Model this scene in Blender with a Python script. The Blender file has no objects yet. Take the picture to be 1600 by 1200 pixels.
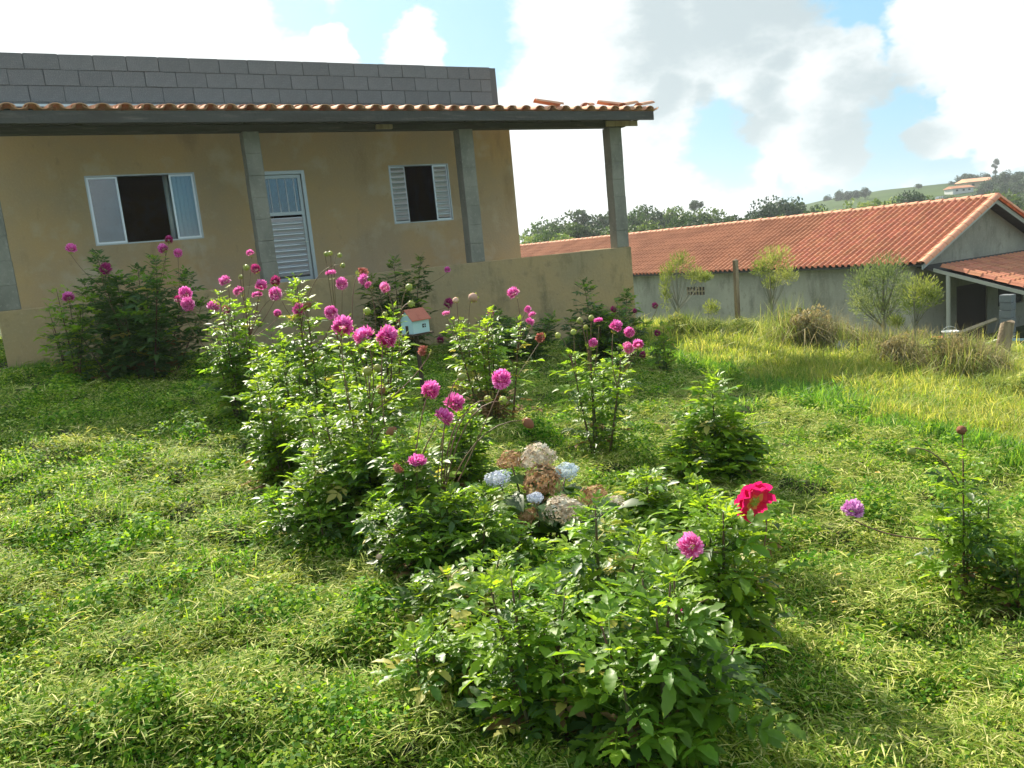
import bpy, math, random
import numpy as np
from mathutils import Vector, Matrix, Euler
random.seed(7); rng = np.random.default_rng(11)
R = math.radians
SC = bpy.context.scene; COL = SC.collection

# ------------------------------------------------------------------ camera
EYE = Vector((0, 0, 1.5)); FPX = 1250.0; PITCH = R(9.45); ROLL = R(5.57)
FW = Vector((0, math.cos(PITCH), -math.sin(PITCH)))
R0 = Vector((1, 0, 0)); U0 = Vector((0, math.sin(PITCH), math.cos(PITCH)))
RT = R0*math.cos(ROLL) - U0*math.sin(ROLL); UP = U0*math.cos(ROLL) + R0*math.sin(ROLL)
cd = bpy.data.cameras.new('camera'); cam = bpy.data.objects.new('camera', cd); COL.objects.link(cam)
cd.sensor_width = 36; cd.lens = FPX/1600*36; cd.clip_end = 6000; cd.clip_start = .05
m = Matrix((RT, UP, -FW)).transposed().to_4x4(); m.translation = EYE; cam.matrix_world = m
SC.camera = cam

# ------------------------------------------------------------------ sun and sky
SUN_AZ, SUN_EL = -24.0, 38.0       # azimuth measured from +Y towards +X
sun_dir = Vector((math.sin(R(SUN_AZ))*math.cos(R(SUN_EL)), math.cos(R(SUN_AZ))*math.cos(R(SUN_EL)), math.sin(R(SUN_EL))))
sl = bpy.data.lights.new('sun', 'SUN'); sl.energy = 5.0; sl.angle = R(.6); sl.color = (1, .92, .76)
so = bpy.data.objects.new('sun', sl); COL.objects.link(so)
so.rotation_euler = (-sun_dir).to_track_quat('-Z', 'Y').to_euler()
SC.view_settings.view_transform = 'Standard'; SC.view_settings.look = 'None'
SC.view_settings.gamma = 1; SC.view_settings.use_curve_mapping = False
SC.view_settings.exposure = 1.14

def ray(px, py): return FW + RT*((px-800)/FPX) - UP*((py-600)/FPX)
def at(px, py, Y):
    r = ray(px, py); return EYE + r*(Y/r.y)

world = bpy.data.worlds.new('World'); SC.world = world; world.use_nodes = True
def build_world():
    nt = world.node_tree; N = nt.nodes; L = nt.links; N.clear()
    out = N.new('ShaderNodeOutputWorld'); bg = N.new('ShaderNodeBackground'); L.new(bg.outputs[0], out.inputs[0])
    bg.inputs['Strength'].default_value = .075
    sky = N.new('ShaderNodeTexSky'); sky.sky_type = 'NISHITA'; sky.sun_disc = False
    sky.sun_elevation = R(SUN_EL); sky.sun_rotation = R(SUN_AZ); sky.air_density = 1.0; sky.dust_density = 1.2; sky.ozone_density = 1.2
    tc = N.new('ShaderNodeTexCoord')
    def vmath(op, a, b=None, s=None):
        n = N.new('ShaderNodeVectorMath'); n.operation = op
        for k, v in ((0, a), (1, b)):
            if v is None: continue
            if isinstance(v, (tuple, list, Vector)): n.inputs[k].default_value = v
            else: L.new(v, n.inputs[k])
        if s is not None: n.inputs['Scale'].default_value = s
        return n
    def mth(op, a, b=None, clamp=False):
        n = N.new('ShaderNodeMath'); n.operation = op; n.use_clamp = clamp
        for k, v in ((0, a), (1, b)):
            if v is None: continue
            if isinstance(v, (int, float)): n.inputs[k].default_value = v
            else: L.new(v, n.inputs[k])
        return n.outputs[0]
    def noise(scale, detail, rough=.55, vec=None):
        n = N.new('ShaderNodeTexNoise'); n.inputs['Scale'].default_value = scale
        n.inputs['Detail'].default_value = detail; n.inputs['Roughness'].default_value = rough
        L.new(vec or tc.outputs['Generated'], n.inputs['Vector']); return n
    gen = tc.outputs['Generated']
    sq = vmath('MULTIPLY', gen, (1, 1, 1.7)).outputs[0]
    wob = noise(5.0, 5, .6, sq)
    w2 = vmath('SCALE', vmath('SUBTRACT', wob.outputs['Color'], (.5, .5, .5)).outputs[0], s=.11).outputs[0]
    d = vmath('ADD', gen, w2).outputs[0]
    def blobs(lst):
        cur = None
        for px, py, r in lst:
            n = vmath('DISTANCE', d, ray(px, py).normalized())
            v = mth('SUBTRACT', 1.0, mth('DIVIDE', n.outputs['Value'], r/FPX))
            cur = v if cur is None else mth('MAXIMUM', cur, v)
        return cur
    def sstep(v, a, b):
        n = N.new('ShaderNodeMapRange'); n.interpolation_type = 'SMOOTHSTEP'
        L.new(v, n.inputs[0]); n.inputs[1].default_value = a; n.inputs[2].default_value = b; return n.outputs[0]
    blue = blobs([(700, 20, 120), (590, 60, 85), (735, 70, 75), (620, 0, 90), (1400, 80, 110), (1440, 140, 110), (1530, 110, 95), (1370, 20, 90),
                  (1500, 255, 75), (1600, 250, 80), (1385, 255, 60), (1270, 265, 60), (1620, 90, 60), (1130, 240, 70), (450, 5, 50)])
    puff = blobs([(650, 80, 48), (512, 84, 36), (1490, 25, 95), (1590, 30, 110), (1580, 165, 85), (1480, 205, 45), (1510, 140, 34), (1260, 150, 110), (1310, 215, 60)])
    grey = blobs([(1050, 55, 115), (1150, 40, 130), (1240, 0, 110), (1040, 165, 50), (1090, 165, 40), (1150, 205, 50), (1100, 225, 50), (1190, 165, 50), (1215, 115, 46), (1360, 195, 95), (1410, 215, 70)])
    fine = noise(11.0, 9, .62, sq).outputs['Fac']; low = noise(2.1, 4, .5, sq).outputs['Fac']
    fz = mth('MULTIPLY', mth('SUBTRACT', fine, .5), 1.35)
    # elsewhere in the sky: broken cloud from noise
    far = sstep(vmath('DISTANCE', gen, ray(800, 250).normalized()).outputs['Value'], .62, .85)
    genb = mth('MULTIPLY', sstep(low, .47, .6), far)
    bm = sstep(mth('ADD', blue, fz), -.08, .32)
    pm = sstep(mth('ADD', puff, fz), .0, .24)
    bm = mth('MULTIPLY', bm, mth('SUBTRACT', 1.0, pm))
    bm = mth('MAXIMUM', bm, genb)
    gm = mth('MULTIPLY', sstep(mth('ADD', grey, mth('MULTIPLY', fz, 1.5)), -.25, .75), .95)
    cl = N.new('ShaderNodeMix'); cl.data_type = 'RGBA'
    cl.inputs[6].default_value = (6.1, 6.45, 6.5, 1); cl.inputs[7].default_value = (3.3, 3.95, 4.2, 1); L.new(gm, cl.inputs[0])
    # thin veil over the blue so that it stays pale
    veil = N.new('ShaderNodeMix'); veil.data_type = 'RGBA'; veil.inputs[0].default_value = .72
    L.new(sky.outputs[0], veil.inputs[6]); veil.inputs[7].default_value = (1.5, 3.9, 5.4, 1)
    mx = N.new('ShaderNodeMix'); mx.data_type = 'RGBA'
    L.new(bm, mx.inputs[0]); L.new(cl.outputs[2], mx.inputs[6]); L.new(veil.outputs[2], mx.inputs[7])
    L.new(mx.outputs[2], bg.inputs['Color'])
build_world()
world.cycles.sampling_method = 'MANUAL'; world.cycles.sample_map_resolution = 512
SC.cycles.max_bounces = 7; SC.cycles.transparent_max_bounces = 8
SC.cycles.diffuse_bounces = 3; SC.cycles.glossy_bounces = 2; SC.cycles.transmission_bounces = 5

# ------------------------------------------------------------------ helpers
def tag(o, label=None, cat=None, group=None, kind=None):
    if label: o['label'] = label
    if cat: o['category'] = cat
    if group: o['group'] = group
    if kind: o['kind'] = kind
    return o
def empty(name, loc=(0, 0, 0), rz=0, parent=None):
    o = bpy.data.objects.new(name, None); COL.objects.link(o); o.location = loc; o.rotation_euler = (0, 0, rz)
    o.empty_display_size = .1
    if parent: o.parent = parent
    return o
def link(name, mesh, parent=None, mat=None):
    if mat is not None and not mesh.materials: mesh.materials.append(mat)
    o = bpy.data.objects.new(name, mesh); COL.objects.link(o)
    if parent: o.parent = parent
    return o
class MB:
    """collects shapes into one mesh"""
    def __init__(s): s.v = []; s.f = []
    def add(s, vs, fs):
        n = len(s.v); s.v += [tuple(v) for v in vs]; s.f += [tuple(i+n for i in f) for f in fs]; return s
    def box(s, x0, x1, y0, y1, z0, z1, M=None):
        vs = [Vector(p) for p in ((x0,y0,z0),(x1,y0,z0),(x1,y1,z0),(x0,y1,z0),(x0,y0,z1),(x1,y0,z1),(x1,y1,z1),(x0,y1,z1))]
        if M is not None: vs = [M @ v for v in vs]
        return s.add(vs, [(0,3,2,1),(4,5,6,7),(0,1,5,4),(1,2,6,5),(2,3,7,6),(3,0,4,7)])
    def tube(s, pts, radii, k=6, cap=True):
        pts = [Vector(p) for p in pts]; n = len(pts); vs = []; prev = Vector((.31, .95, .07))
        if not hasattr(radii, '__len__'): radii = [radii]*n
        for i, p in enumerate(pts):
            t = (pts[min(i+1, n-1)] - pts[max(i-1, 0)]).normalized()
            a = t.cross(prev)
            if a.length < 1e-4: a = t.orthogonal()
            a.normalize(); b = t.cross(a)
            for j in range(k):
                an = 2*math.pi*j/k; vs.append(p + (a*math.cos(an)+b*math.sin(an))*radii[i])
        fs = [(i*k+j, i*k+(j+1) % k, (i+1)*k+(j+1) % k, (i+1)*k+j) for i in range(n-1) for j in range(k)]
        if cap: fs += [tuple(range(k))[::-1], tuple((n-1)*k+j for j in range(k))]
        return s.add(vs, fs)
    def mesh(s, name, mat=None, smooth=False):
        me = bpy.data.meshes.new(name); me.from_pydata(s.v, [], s.f); me.update()
        if mat: me.materials.append(mat)
        if smooth: me.shade_smooth()
        return me
    def obj(s, name, mat, parent=None, smooth=False, bevel=0):
        o = link(name, s.mesh(name, mat, smooth), parent)
        if bevel:
            b = o.modifiers.new('bevel', 'BEVEL'); b.width = bevel; b.segments = 1; b.limit_method = 'ANGLE'
        return o
def mesh_np(name, V, F, mat=None, smooth=False, attr=None, mats=None, midx=None):
    """V (n,3), F (m,k) all faces with k corners; attr = per-face float named r"""
    me = bpy.data.meshes.new(name); V = np.asarray(V, np.float32); F = np.asarray(F, np.int32); k = F.shape[1]
    me.vertices.add(len(V)); me.vertices.foreach_set('co', V.ravel())
    me.loops.add(F.size); me.loops.foreach_set('vertex_index', F.ravel())
    me.polygons.add(len(F)); me.polygons.foreach_set('loop_start', np.arange(0, F.size, k, dtype=np.int32))
    me.polygons.foreach_set('loop_total', np.full(len(F), k, np.int32))
    if smooth: me.polygons.foreach_set('use_smooth', np.ones(len(F), bool))
    me.update(calc_edges=True)
    if attr is not None:
        a = me.attributes.new('r', 'FLOAT', 'FACE'); a.data.foreach_set('value', np.asarray(attr, np.float32))
    if mat: me.materials.append(mat)
    for m_ in (mats or []): me.materials.append(m_)
    if midx is not None: me.polygons.foreach_set('material_index', np.asarray(midx, np.int32))
    return me

# smooth pseudo noise (numpy), about -1..1
_nd = rng.uniform(0, 2*np.pi, (7, 9)); _np = rng.uniform(0, 2*np.pi, (7, 9))
def sn(x, y, scale, o=0):
    s = 0
    for i in range(9):
        f = scale*(0.7+.09*i); a = _nd[o, i]
        s = s + np.sin((x*np.cos(a)+y*np.sin(a))*f*2*np.pi + _np[o, i] + 1.3*np.sin((x*np.sin(a)-y*np.cos(a))*f*3.1))
    return s/4.2
def sst(t):
    t = np.clip(t, 0, 1); return t*t*(3-2*t)
def lawn_edge(y):      # x of the boundary between mown lawn and tall grass
    return np.interp(y, [0, 3.5, 5.3, 7.4, 9.3, 11.5, 13.5], [5.2, 4.1, 3.55, 3.0, 2.55, 1.95, 1.9])
def G0(x, y):
    x = np.asarray(x, float); y = np.asarray(y, float)
    lin = -.115*np.clip(x, -8, 9); q = .6*x+.8*y
    D = sst((q-13)/8)
    far = np.hypot(x, y)
    base = lin*(1-D)+D*(-2.8)
    return base - 5*sst((far-45)/60)
def bump(x, y):
    r = np.hypot(x, y); fade = 1/(1+(r/9)**2)
    near_house = 1.0
    mat_ = sst((sn(x, y, 1.45, 6)-.18)/.17)*.075*(x < lawn_edge(y)-.1)
    return mat_*fade+(.030*sn(x, y, 1.3, 0)+.072*np.maximum(sn(x, y, 2.3, 1), -.35)+.035*sn(x, y, .35, 2))*fade*near_house*(r < 60)
def Gn(x, y): return G0(x, y)+bump(x, y)
def G(x, y): return float(Gn(x, y))
def on_ground(px, py):
    r = np.array(ray(px, py)); t = np.geomspace(.5, 300, 5000); P = r[None]*t[:, None]
    dd = P[:, 2]+1.5-G0(P[:, 0], P[:, 1]); i = int(np.argmax(dd < 0)); return Vector((P[i, 0], P[i, 1], G(P[i, 0], P[i, 1])))

# ------------------------------------------------------------------ materials
def mat(name, col, rough=.8, spec=.3, metal=0, noise=None, bump_s=None, trans=0, tcol=None, attr_ramp=None, rnd=.0):
    """noise: list of (scale, colour, lo, hi, stretch); attr_ramp: list of (pos, colour) looked up by face attribute r"""
    m = bpy.data.materials.new(name); m.use_nodes = True; nt = m.node_tree; N = nt.nodes; L = nt.links
    b = N['Principled BSDF']; b.inputs['Roughness'].default_value = rough; b.inputs['Metallic'].default_value = metal
    b.inputs['Specular IOR Level'].default_value = spec
    tc = N.new('ShaderNodeTexCoord')
    cur = None
    def setc(sock, v):
        if isinstance(v, tuple): sock.default_value = (*v, 1)
        else: L.new(v, sock)
    cur = col
    if attr_ramp:
        a = N.new('ShaderNodeAttribute'); a.attribute_name = 'r'; rp = N.new('ShaderNodeValToRGB')
        e = rp.color_ramp.elements; e[0].position = attr_ramp[0][0]; e[0].color = (*attr_ramp[0][1], 1)
        e[1].position = attr_ramp[-1][0]; e[1].color = (*attr_ramp[-1][1], 1)
        for p, c in attr_ramp[1:-1]: q = e.new(p); q.color = (*c, 1)
        L.new(a.outputs['Fac'], rp.inputs[0]); cur = rp.outputs[0]
    if noise:
        for sc_, c2, lo, hi, st in noise:
            mp = N.new('ShaderNodeMapping'); mp.inputs['Scale'].default_value = st; L.new(tc.outputs['Object'], mp.inputs[0])
            n = N.new('ShaderNodeTexNoise'); n.inputs['Scale'].default_value = sc_; n.inputs['Detail'].default_value = 6; n.inputs['Roughness'].default_value = .6
            L.new(mp.outputs[0], n.inputs['Vector'])
            mr = N.new('ShaderNodeMapRange'); mr.inputs[1].default_value = lo; mr.inputs[2].default_value = hi; L.new(n.outputs['Fac'], mr.inputs[0])
            mx = N.new('ShaderNodeMix'); mx.data_type = 'RGBA'; L.new(mr.outputs[0], mx.inputs[0]); setc(mx.inputs[6], cur); setc(mx.inputs[7], c2); cur = mx.outputs[2]
    if rnd:
        oi = N.new('ShaderNodeObjectInfo'); hs = N.new('ShaderNodeHueSaturation')
        mr = N.new('ShaderNodeMapRange'); mr.inputs[3].default_value = 1-rnd; mr.inputs[4].default_value = 1+rnd; L.new(oi.outputs['Random'], mr.inputs[0])
        ml = N.new('ShaderNodeMath'); ml.operation = 'MULTIPLY'; ml.inputs[1].default_value = 7.31; L.new(oi.outputs['Random'], ml.inputs[0])
        fr = N.new('ShaderNodeMath'); fr.operation = 'FRACT'; L.new(ml.outputs[0], fr.inputs[0])
        m2 = N.new('ShaderNodeMapRange'); m2.inputs[3].default_value = .5-rnd*.06; m2.inputs[4].default_value = .5+rnd*.05; L.new(fr.outputs[0], m2.inputs[0])
        L.new(mr.outputs[0], hs.inputs['Value']); L.new(m2.outputs[0], hs.inputs['Hue']); setc(hs.inputs['Color'], cur); cur = hs.outputs[0]
    setc(b.inputs['Base Color'], cur)
    if bump_s:
        sc_, st_ = bump_s
        n = N.new('ShaderNodeTexNoise'); n.inputs['Scale'].default_value = sc_; n.inputs['Detail'].default_value = 5; L.new(tc.outputs['Object'], n.inputs['Vector'])
        bp = N.new('ShaderNodeBump'); bp.inputs['Strength'].default_value = st_; bp.inputs['Distance'].default_value = .02; L.new(n.outputs['Fac'], bp.inputs['Height']); L.new(bp.outputs[0], b.inputs['Normal'])
    if trans:
        t = N.new('ShaderNodeBsdfTranslucent'); mx = N.new('ShaderNodeMixShader'); mx.inputs[0].default_value = trans
        if tcol is None or attr_ramp or rnd or noise:
            g = N.new('ShaderNodeMix'); g.data_type = 'RGBA'; g.blend_type = 'MULTIPLY'; g.inputs[0].default_value = 1
            setc(g.inputs[6], cur); g.inputs[7].default_value = (*(tcol or (1, 1, 1)), 1); L.new(g.outputs[2], t.inputs['Color'])
        else: t.inputs['Color'].default_value = (*tcol, 1)
        L.new(b.outputs[0], mx.inputs[1]); L.new(t.outputs[0], mx.inputs[2]); L.new(mx.outputs[0], N['Material Output'].inputs[0])
    return m
M = {}
def mk(key, *a, **k): M[key] = mat(key, *a, **k); return M[key]
ONE = (1, 1, 1)
mk('plaster', (.51, .36, .185), .9, .2, noise=[(.7, (.42, .33, .21), .4, .62, ONE), (1.6, (.52, .44, .31), .52, .7, ONE), (2.2, (.34, .25, .14), .58, .76, (1, 1, .3)), (7, (.38, .28, .16), .62, .76, (1, 1, .6)), (40, (.56, .42, .25), .55, .8, ONE)], bump_s=(30, .25))
mk('plinth', (.42, .31, .16), .92, .15, noise=[(.8, (.33, .27, .16), .4, .62, ONE), (2.6, (.20, .17, .095), .54, .70, (1, 1, .5)), (6, (.27, .21, .12), .56, .72, ONE), (30, (.46, .36, .23), .55, .8, ONE)], bump_s=(18, .6))
mk('concrete', (.27, .265, .225), .9, .2, noise=[(3, (.18, .18, .155), .42, .65, (1, 1, .5)), (20, (.33, .32, .28), .55, .75, ONE)], bump_s=(40, .4))
mk('block', (.175, .19, .20), .95, .1, noise=[(3, (.135, .15, .16), .4, .7, ONE), (60, (.26, .265, .27), .5, .8, ONE)], bump_s=(90, .5), rnd=.07)
mk('mortar', (.13, .14, .147), .95, .1, bump_s=(60, .5))
mk('beam', (.085, .085, .08), .85, .2, noise=[(4, (.07, .066, .06), .4, .65, (.3, 1, 2)), (25, (.18, .165, .14), .55, .8, (.1, 1, 1))], bump_s=(20, .3))
mk('palewood', (.42, .34, .22), .8, .2, noise=[(14, (.28, .21, .13), .45, .7, (1, 1, .15))], bump_s=(30, .3))
mk('tile', (.72, .42, .27), .8, .3, noise=[(3, (.56, .24, .12), .4, .65, ONE), (18, (.74, .46, .29), .58, .8, ONE)], bump_s=(60, .15), rnd=.12)
mk('tile_barn', (.50, .205, .115), .8, .3, noise=[(.9, (.38, .145, .08), .42, .62, ONE), (5, (.27, .12, .08), .6, .75, ONE), (11, (.66, .31, .17), .6, .8, ONE)], bump_s=(60, .15), rnd=.14)
mk('tile_pale', (.74, .36, .22), .8, .3, noise=[(6, (.6, .25, .14), .5, .75, ONE)], rnd=.1)
mk('aluminium', (.62, .65, .67), .32, .5, metal=.75)
mk('alu_paint', (.42, .45, .46), .35, .5, metal=.6)
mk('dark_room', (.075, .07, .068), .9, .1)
mk('curtain', (.55, .62, .64), .9, .1)
mk('flashing', (.55, .62, .66), .4, .5, metal=.5)
mk('barn_wall', (.40, .38, .31), .93, .1, noise=[(.5, (.30, .29, .24), .4, .62, ONE), (1.6, (.20, .195, .155), .54, .72, (1, 1, .35)), (5, (.26, .25, .20), .56, .7, (1, 1, .6)), (14, (.45, .43, .36), .55, .8, ONE)], bump_s=(15, .3))
mk('barn_door', (.055, .038, .03), .8, .2)
mk('pale_paint', (.40, .40, .34), .7, .3)
mk('galv', (.42, .45, .44), .5, .4, metal=.4)
mk('bird_wall', (.45, .66, .70), .6, .3, noise=[(12, (.54, .72, .74), .5, .75, ONE)])
mk('bird_roof', (.46, .15, .10), .7, .3, noise=[(20, (.36, .1, .07), .5, .75, ONE)])
mk('dark_wood', (.085, .062, .045), .85, .2, bump_s=(30, .4))
mk('old_wood', (.30, .24, .17), .9, .1, noise=[(10, (.14, .10, .07), .45, .65, (1, 1, .12)), (30, (.45, .39, .30), .58, .8, (1, 1, .1))], bump_s=(25, .8))
mk('white_plastic', (.7, .72, .72), .4, .5); mk('red_plastic', (.65, .03, .04), .4, .5); mk('blue_steel', (.25, .40, .50), .5, .4)
mk('rubble', (.42, .43, .43), .95, .1, noise=[(8, (.18, .18, .17), .45, .65, ONE)], bump_s=(20, .8))
mk('bark', (.10, .085, .065), .95, .1, noise=[(12, (.18, .16, .13), .5, .7, (1, 1, .3))], bump_s=(20, .8))
mk('pale_bark', (.20, .20, .15), .9, .1)
# foliage
mk('leaf_young', (.23, .38, .035), .45, .35, trans=.56, tcol=(1.7, 1.5, .7), rnd=.18)
mk('leaf', (.115, .225, .028), .42, .38, trans=.48, tcol=(2.7, 2.3, .8), rnd=.2)
mk('leaf_dark', (.055, .11, .028), .44, .38, trans=.35, tcol=(2.4, 2.5, 1.0), rnd=.2)
mk('leaf_dry', (.24, .15, .07), .8, .2, trans=.3, tcol=(1.5, 1.3, .9), rnd=.2)
mk('leaf_yellow', (.45, .42, .10), .5, .4, trans=.45, tcol=(1.3, 1.2, .8), rnd=.15)
mk('stem', (.10, .10, .045), .6, .3, noise=[(4, (.13, .06, .045), .4, .6, ONE)])
mk('stalk', (.16, .13, .06), .6, .3, noise=[(3, (.19, .09, .07), .4, .6, ONE)])
mk('petal', (.72, .07, .42), .55, .3, trans=.35, tcol=(1.3, 1.2, 1.25), attr_ramp=[(0, (.45, .02, .20)), (.55, (.72, .10, .44)), (1, (.86, .34, .68))], rnd=.10)
mk('petal_pink', (.8, .2, .5), .55, .3, trans=.35, tcol=(1.2, 1.2, 1.2), attr_ramp=[(0, (.62, .06, .28)), (.55, (.82, .17, .48)), (1, (.90, .42, .72))], rnd=.08)
mk('petal_lilac', (.6, .3, .6), .55, .3, trans=.35, tcol=(1.2, 1.2, 1.2), attr_ramp=[(0, (.45, .10, .38)), (.55, (.64, .23, .58)), (1, (.78, .45, .74))], rnd=.08)
mk('petal_wine', (.3, .02, .12), .55, .3, trans=.3, tcol=(1.6, 1.2, 1.2), attr_ramp=[(0, (.20, .008, .06)), (.55, (.36, .02, .16)), (1, (.50, .07, .28))], rnd=.08)
mk('petal_red', (.72, .012, .08), .5, .3, trans=.4, tcol=(1.35, 2.2, 1.7), attr_ramp=[(0, (.80, .62, .16)), (.2, (.80, .45, .12)), (.30, (.76, .03, .10)), (.5, (.56, .006, .085)), (1, (.70, .015, .17))])
mk('petal_wilt', (.5, .08, .08), .7, .2, trans=.3, tcol=(1.3, 1.2, 1.2), attr_ramp=[(0, (.25, .06, .03)), (.6, (.42, .12, .11)), (1, (.56, .27, .20))], rnd=.1)
mk('sepal', (.30, .38, .07), .5, .4, trans=.3, tcol=(1.6, 1.4, 1.0), rnd=.15)
mk('bud', (.34, .38, .09), .5, .4, trans=.15, tcol=(1.5, 1.4, 1), rnd=.25)
mk('spent', (.22, .10, .055), .85, .1, rnd=.2)
mk('pale_spent', (.62, .40, .30), .85, .1, rnd=.2)
for k_, lo_, mi_, hi_ in (('hyd_cream', (.34, .25, .17), (.62, .53, .42), (.80, .76, .64)), ('hyd_blue', (.30, .38, .46), (.55, .64, .72), (.78, .84, .86)),
                          ('hyd_lilac', (.36, .40, .54), (.58, .63, .76), (.80, .84, .90)), ('hyd_brown', (.20, .10, .045), (.42, .24, .12), (.62, .44, .26)), ('hyd_grey', (.22, .25, .19), (.38, .42, .34), (.55, .58, .5))):
    mk(k_, mi_, .8, .2, trans=.25, tcol=(1.1, 1.1, 1.1), attr_ramp=[(0, lo_), (.45, mi_), (1, hi_)])
mk('lawn', (.11, .2, .04), .62, .14, trans=.36, tcol=(1.9, 1.85, .6), attr_ramp=[(0, (.03, .11, .006)), (.35, (.10, .23, .012)), (.7, (.26, .39, .035)), (1, (.55, .60, .20))], rnd=.22)
mk('clip', (.2, .22, .07), .65, .15, trans=.3, tcol=(1.6, 1.5, 1.0), attr_ramp=[(0, (.08, .17, .014)), (.35, (.21, .30, .03)), (.7, (.41, .46, .10)), (1, (.66, .63, .28))], rnd=.2)
mk('tallgrass', (.12, .22, .05), .5, .3, trans=.5, tcol=(1.9, 1.7, .8), attr_ramp=[(0, (.06, .17, .03)), (.6, (.13, .29, .035)), (1, (.27, .40, .07))], rnd=.18)
mk('meadow', (.3, .32, .06), .55, .3, trans=.5, tcol=(1.6, 1.5, .8), attr_ramp=[(0, (.13, .24, .035)), (.5, (.31, .37, .06)), (1, (.52, .50, .18))], rnd=.15)
mk('weed', (.15, .15, .08), .8, .2, trans=.3, tcol=(1.4, 1.3, .9), attr_ramp=[(0, (.11, .14, .05)), (.5, (.24, .21, .11)), (1, (.42, .36, .22))], rnd=.15)
mk('weed_green', (.15, .2, .06), .7, .2, trans=.35, tcol=(1.5, 1.4, .9), attr_ramp=[(0, (.12, .20, .04)), (.6, (.25, .32, .07)), (1, (.45, .45, .18))], rnd=.15)
mk('crown', (.06, .10, .035), .6, .3, trans=.25, tcol=(1.8, 1.7, 1), attr_ramp=[(0, (.035, .070, .026)), (.6, (.065, .115, .036)), (1, (.11, .17, .05))], rnd=.2)
mk('crown_dark', (.03, .06, .03), .6, .3, trans=.2, tcol=(1.8, 1.7, 1), attr_ramp=[(0, (.022, .045, .026)), (.6, (.040, .075, .036)), (1, (.07, .11, .05))], rnd=.15)
mk('crown_light', (.15, .2, .06), .6, .3, trans=.35, tcol=(1.6, 1.5, .9), attr_ramp=[(0, (.10, .17, .035)), (.6, (.17, .25, .05)), (1, (.26, .32, .08))], rnd=.12)
mk('feather', (.25, .3, .06), .6, .3, trans=.4, tcol=(1.3, 1.25, .8), attr_ramp=[(0, (.15, .21, .05)), (.6, (.26, .31, .08)), (1, (.38, .40, .14))], rnd=.1)
mk('feather_grey', (.2, .25, .12), .6, .3, trans=.35, tcol=(1.4, 1.3, .9), attr_ramp=[(0, (.12, .18, .07)), (.6, (.20, .26, .11)), (1, (.31, .36, .17))], rnd=.1)
mk('yellow_petal', (.85, .42, .02), .5, .3, trans=.3, tcol=(1, 1, 1))
mk('path', (.42, .39, .33), .9, .2, bump_s=(30, .3))
mk('ochre_far', (.50, .38, .24), .9, .1); mk('white_far', (.62, .62, .60), .8, .2); mk('grey_far', (.22, .25, .28), .8, .2); mk('glass_far', (.04, .05, .06), .2, .5)

def ground_mat():
    m = bpy.data.materials.new('soil_and_thatch'); m.use_nodes = True; nt = m.node_tree; N = nt.nodes; L = nt.links; b = N['Principled BSDF']
    b.inputs['Roughness'].default_value = .95; b.inputs['Specular IOR Level'].default_value = .15
    g = N.new('ShaderNodeNewGeometry')
    def nz(s, d=6):
        n = N.new('ShaderNodeTexNoise'); n.inputs['Scale'].default_value = s; n.inputs['Detail'].default_value = d; L.new(g.outputs['Position'], n.inputs['Vector']); return n.outputs['Fac']
    def mix(f, a, b_):
        x = N.new('ShaderNodeMix'); x.data_type = 'RGBA'; L.new(f, x.inputs[0])
        for s_, v in ((6, a), (7, b_)):
            if isinstance(v, tuple): x.inputs[s_].default_value = (*v, 1)
            else: L.new(v, x.inputs[s_])
        return x.outputs[2]
    def rg(f, lo, hi):
        r = N.new('ShaderNodeMapRange'); L.new(f, r.inputs[0]); r.inputs[1].default_value = lo; r.inputs[2].default_value = hi; return r.outputs[0]
    near = mix(rg(nz(55), .4, .65), (.025, .035, .012), (.06, .08, .025))
    near = mix(rg(nz(1.5), .5, .7), near, (.06, .055, .03))
    farc = mix(rg(nz(.06), .4, .62), (.06, .11, .03), (.12, .17, .045))
    ln = N.new('ShaderNodeVectorMath'); ln.operation = 'LENGTH'; L.new(g.outputs['Position'], ln.inputs[0])
    L.new(mix(rg(ln.outputs['Value'], 16, 40), near, farc), b.inputs['Base Color'])
    bp = N.new('ShaderNodeBump'); bp.inputs['Strength'].default_value = .6; bp.inputs['Distance'].default_value = .03; L.new(nz(40), bp.inputs['Height']); L.new(bp.outputs[0], b.inputs['Normal'])
    return m
def hill_mat():
    m = bpy.data.materials.new('crop_field'); m.use_nodes = True; nt = m.node_tree; N = nt.nodes; L = nt.links; b = N['Principled BSDF']
    b.inputs['Roughness'].default_value = .95; b.inputs['Specular IOR Level'].default_value = .1
    g = N.new('ShaderNodeNewGeometry')
    mp = N.new('ShaderNodeMapping'); mp.inputs['Scale'].default_value = (.006, .02, .02); mp.inputs['Rotation'].default_value = (0, 0, .5); L.new(g.outputs['Position'], mp.inputs[0])
    n = N.new('ShaderNodeTexNoise'); n.inputs['Scale'].default_value = 1.2; n.inputs['Detail'].default_value = 3; L.new(mp.outputs[0], n.inputs['Vector'])
    n2 = N.new('ShaderNodeTexNoise'); n2.inputs['Scale'].default_value = .25; n2.inputs['Detail'].default_value = 6; L.new(g.outputs['Position'], n2.inputs['Vector'])
    r = N.new('ShaderNodeValToRGB'); e = r.color_ramp.elements
    e[0].position = .38; e[0].color = (.018, .045, .014, 1); e[1].position = .62; e[1].color = (.065, .11, .025, 1); x = e.new(.5); x.color = (.03, .065, .016, 1)
    L.new(n.outputs['Fac'], r.inputs[0])
    mx = N.new('ShaderNodeMix'); mx.data_type = 'RGBA'; mx.blend_type = 'MULTIPLY'; mx.inputs[0].default_value = .3
    L.new(r.outputs[0], mx.inputs[6]); L.new(n2.outputs['Color'], mx.inputs[7]); L.new(mx.outputs[2], b.inputs['Base Color'])
    return m
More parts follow.
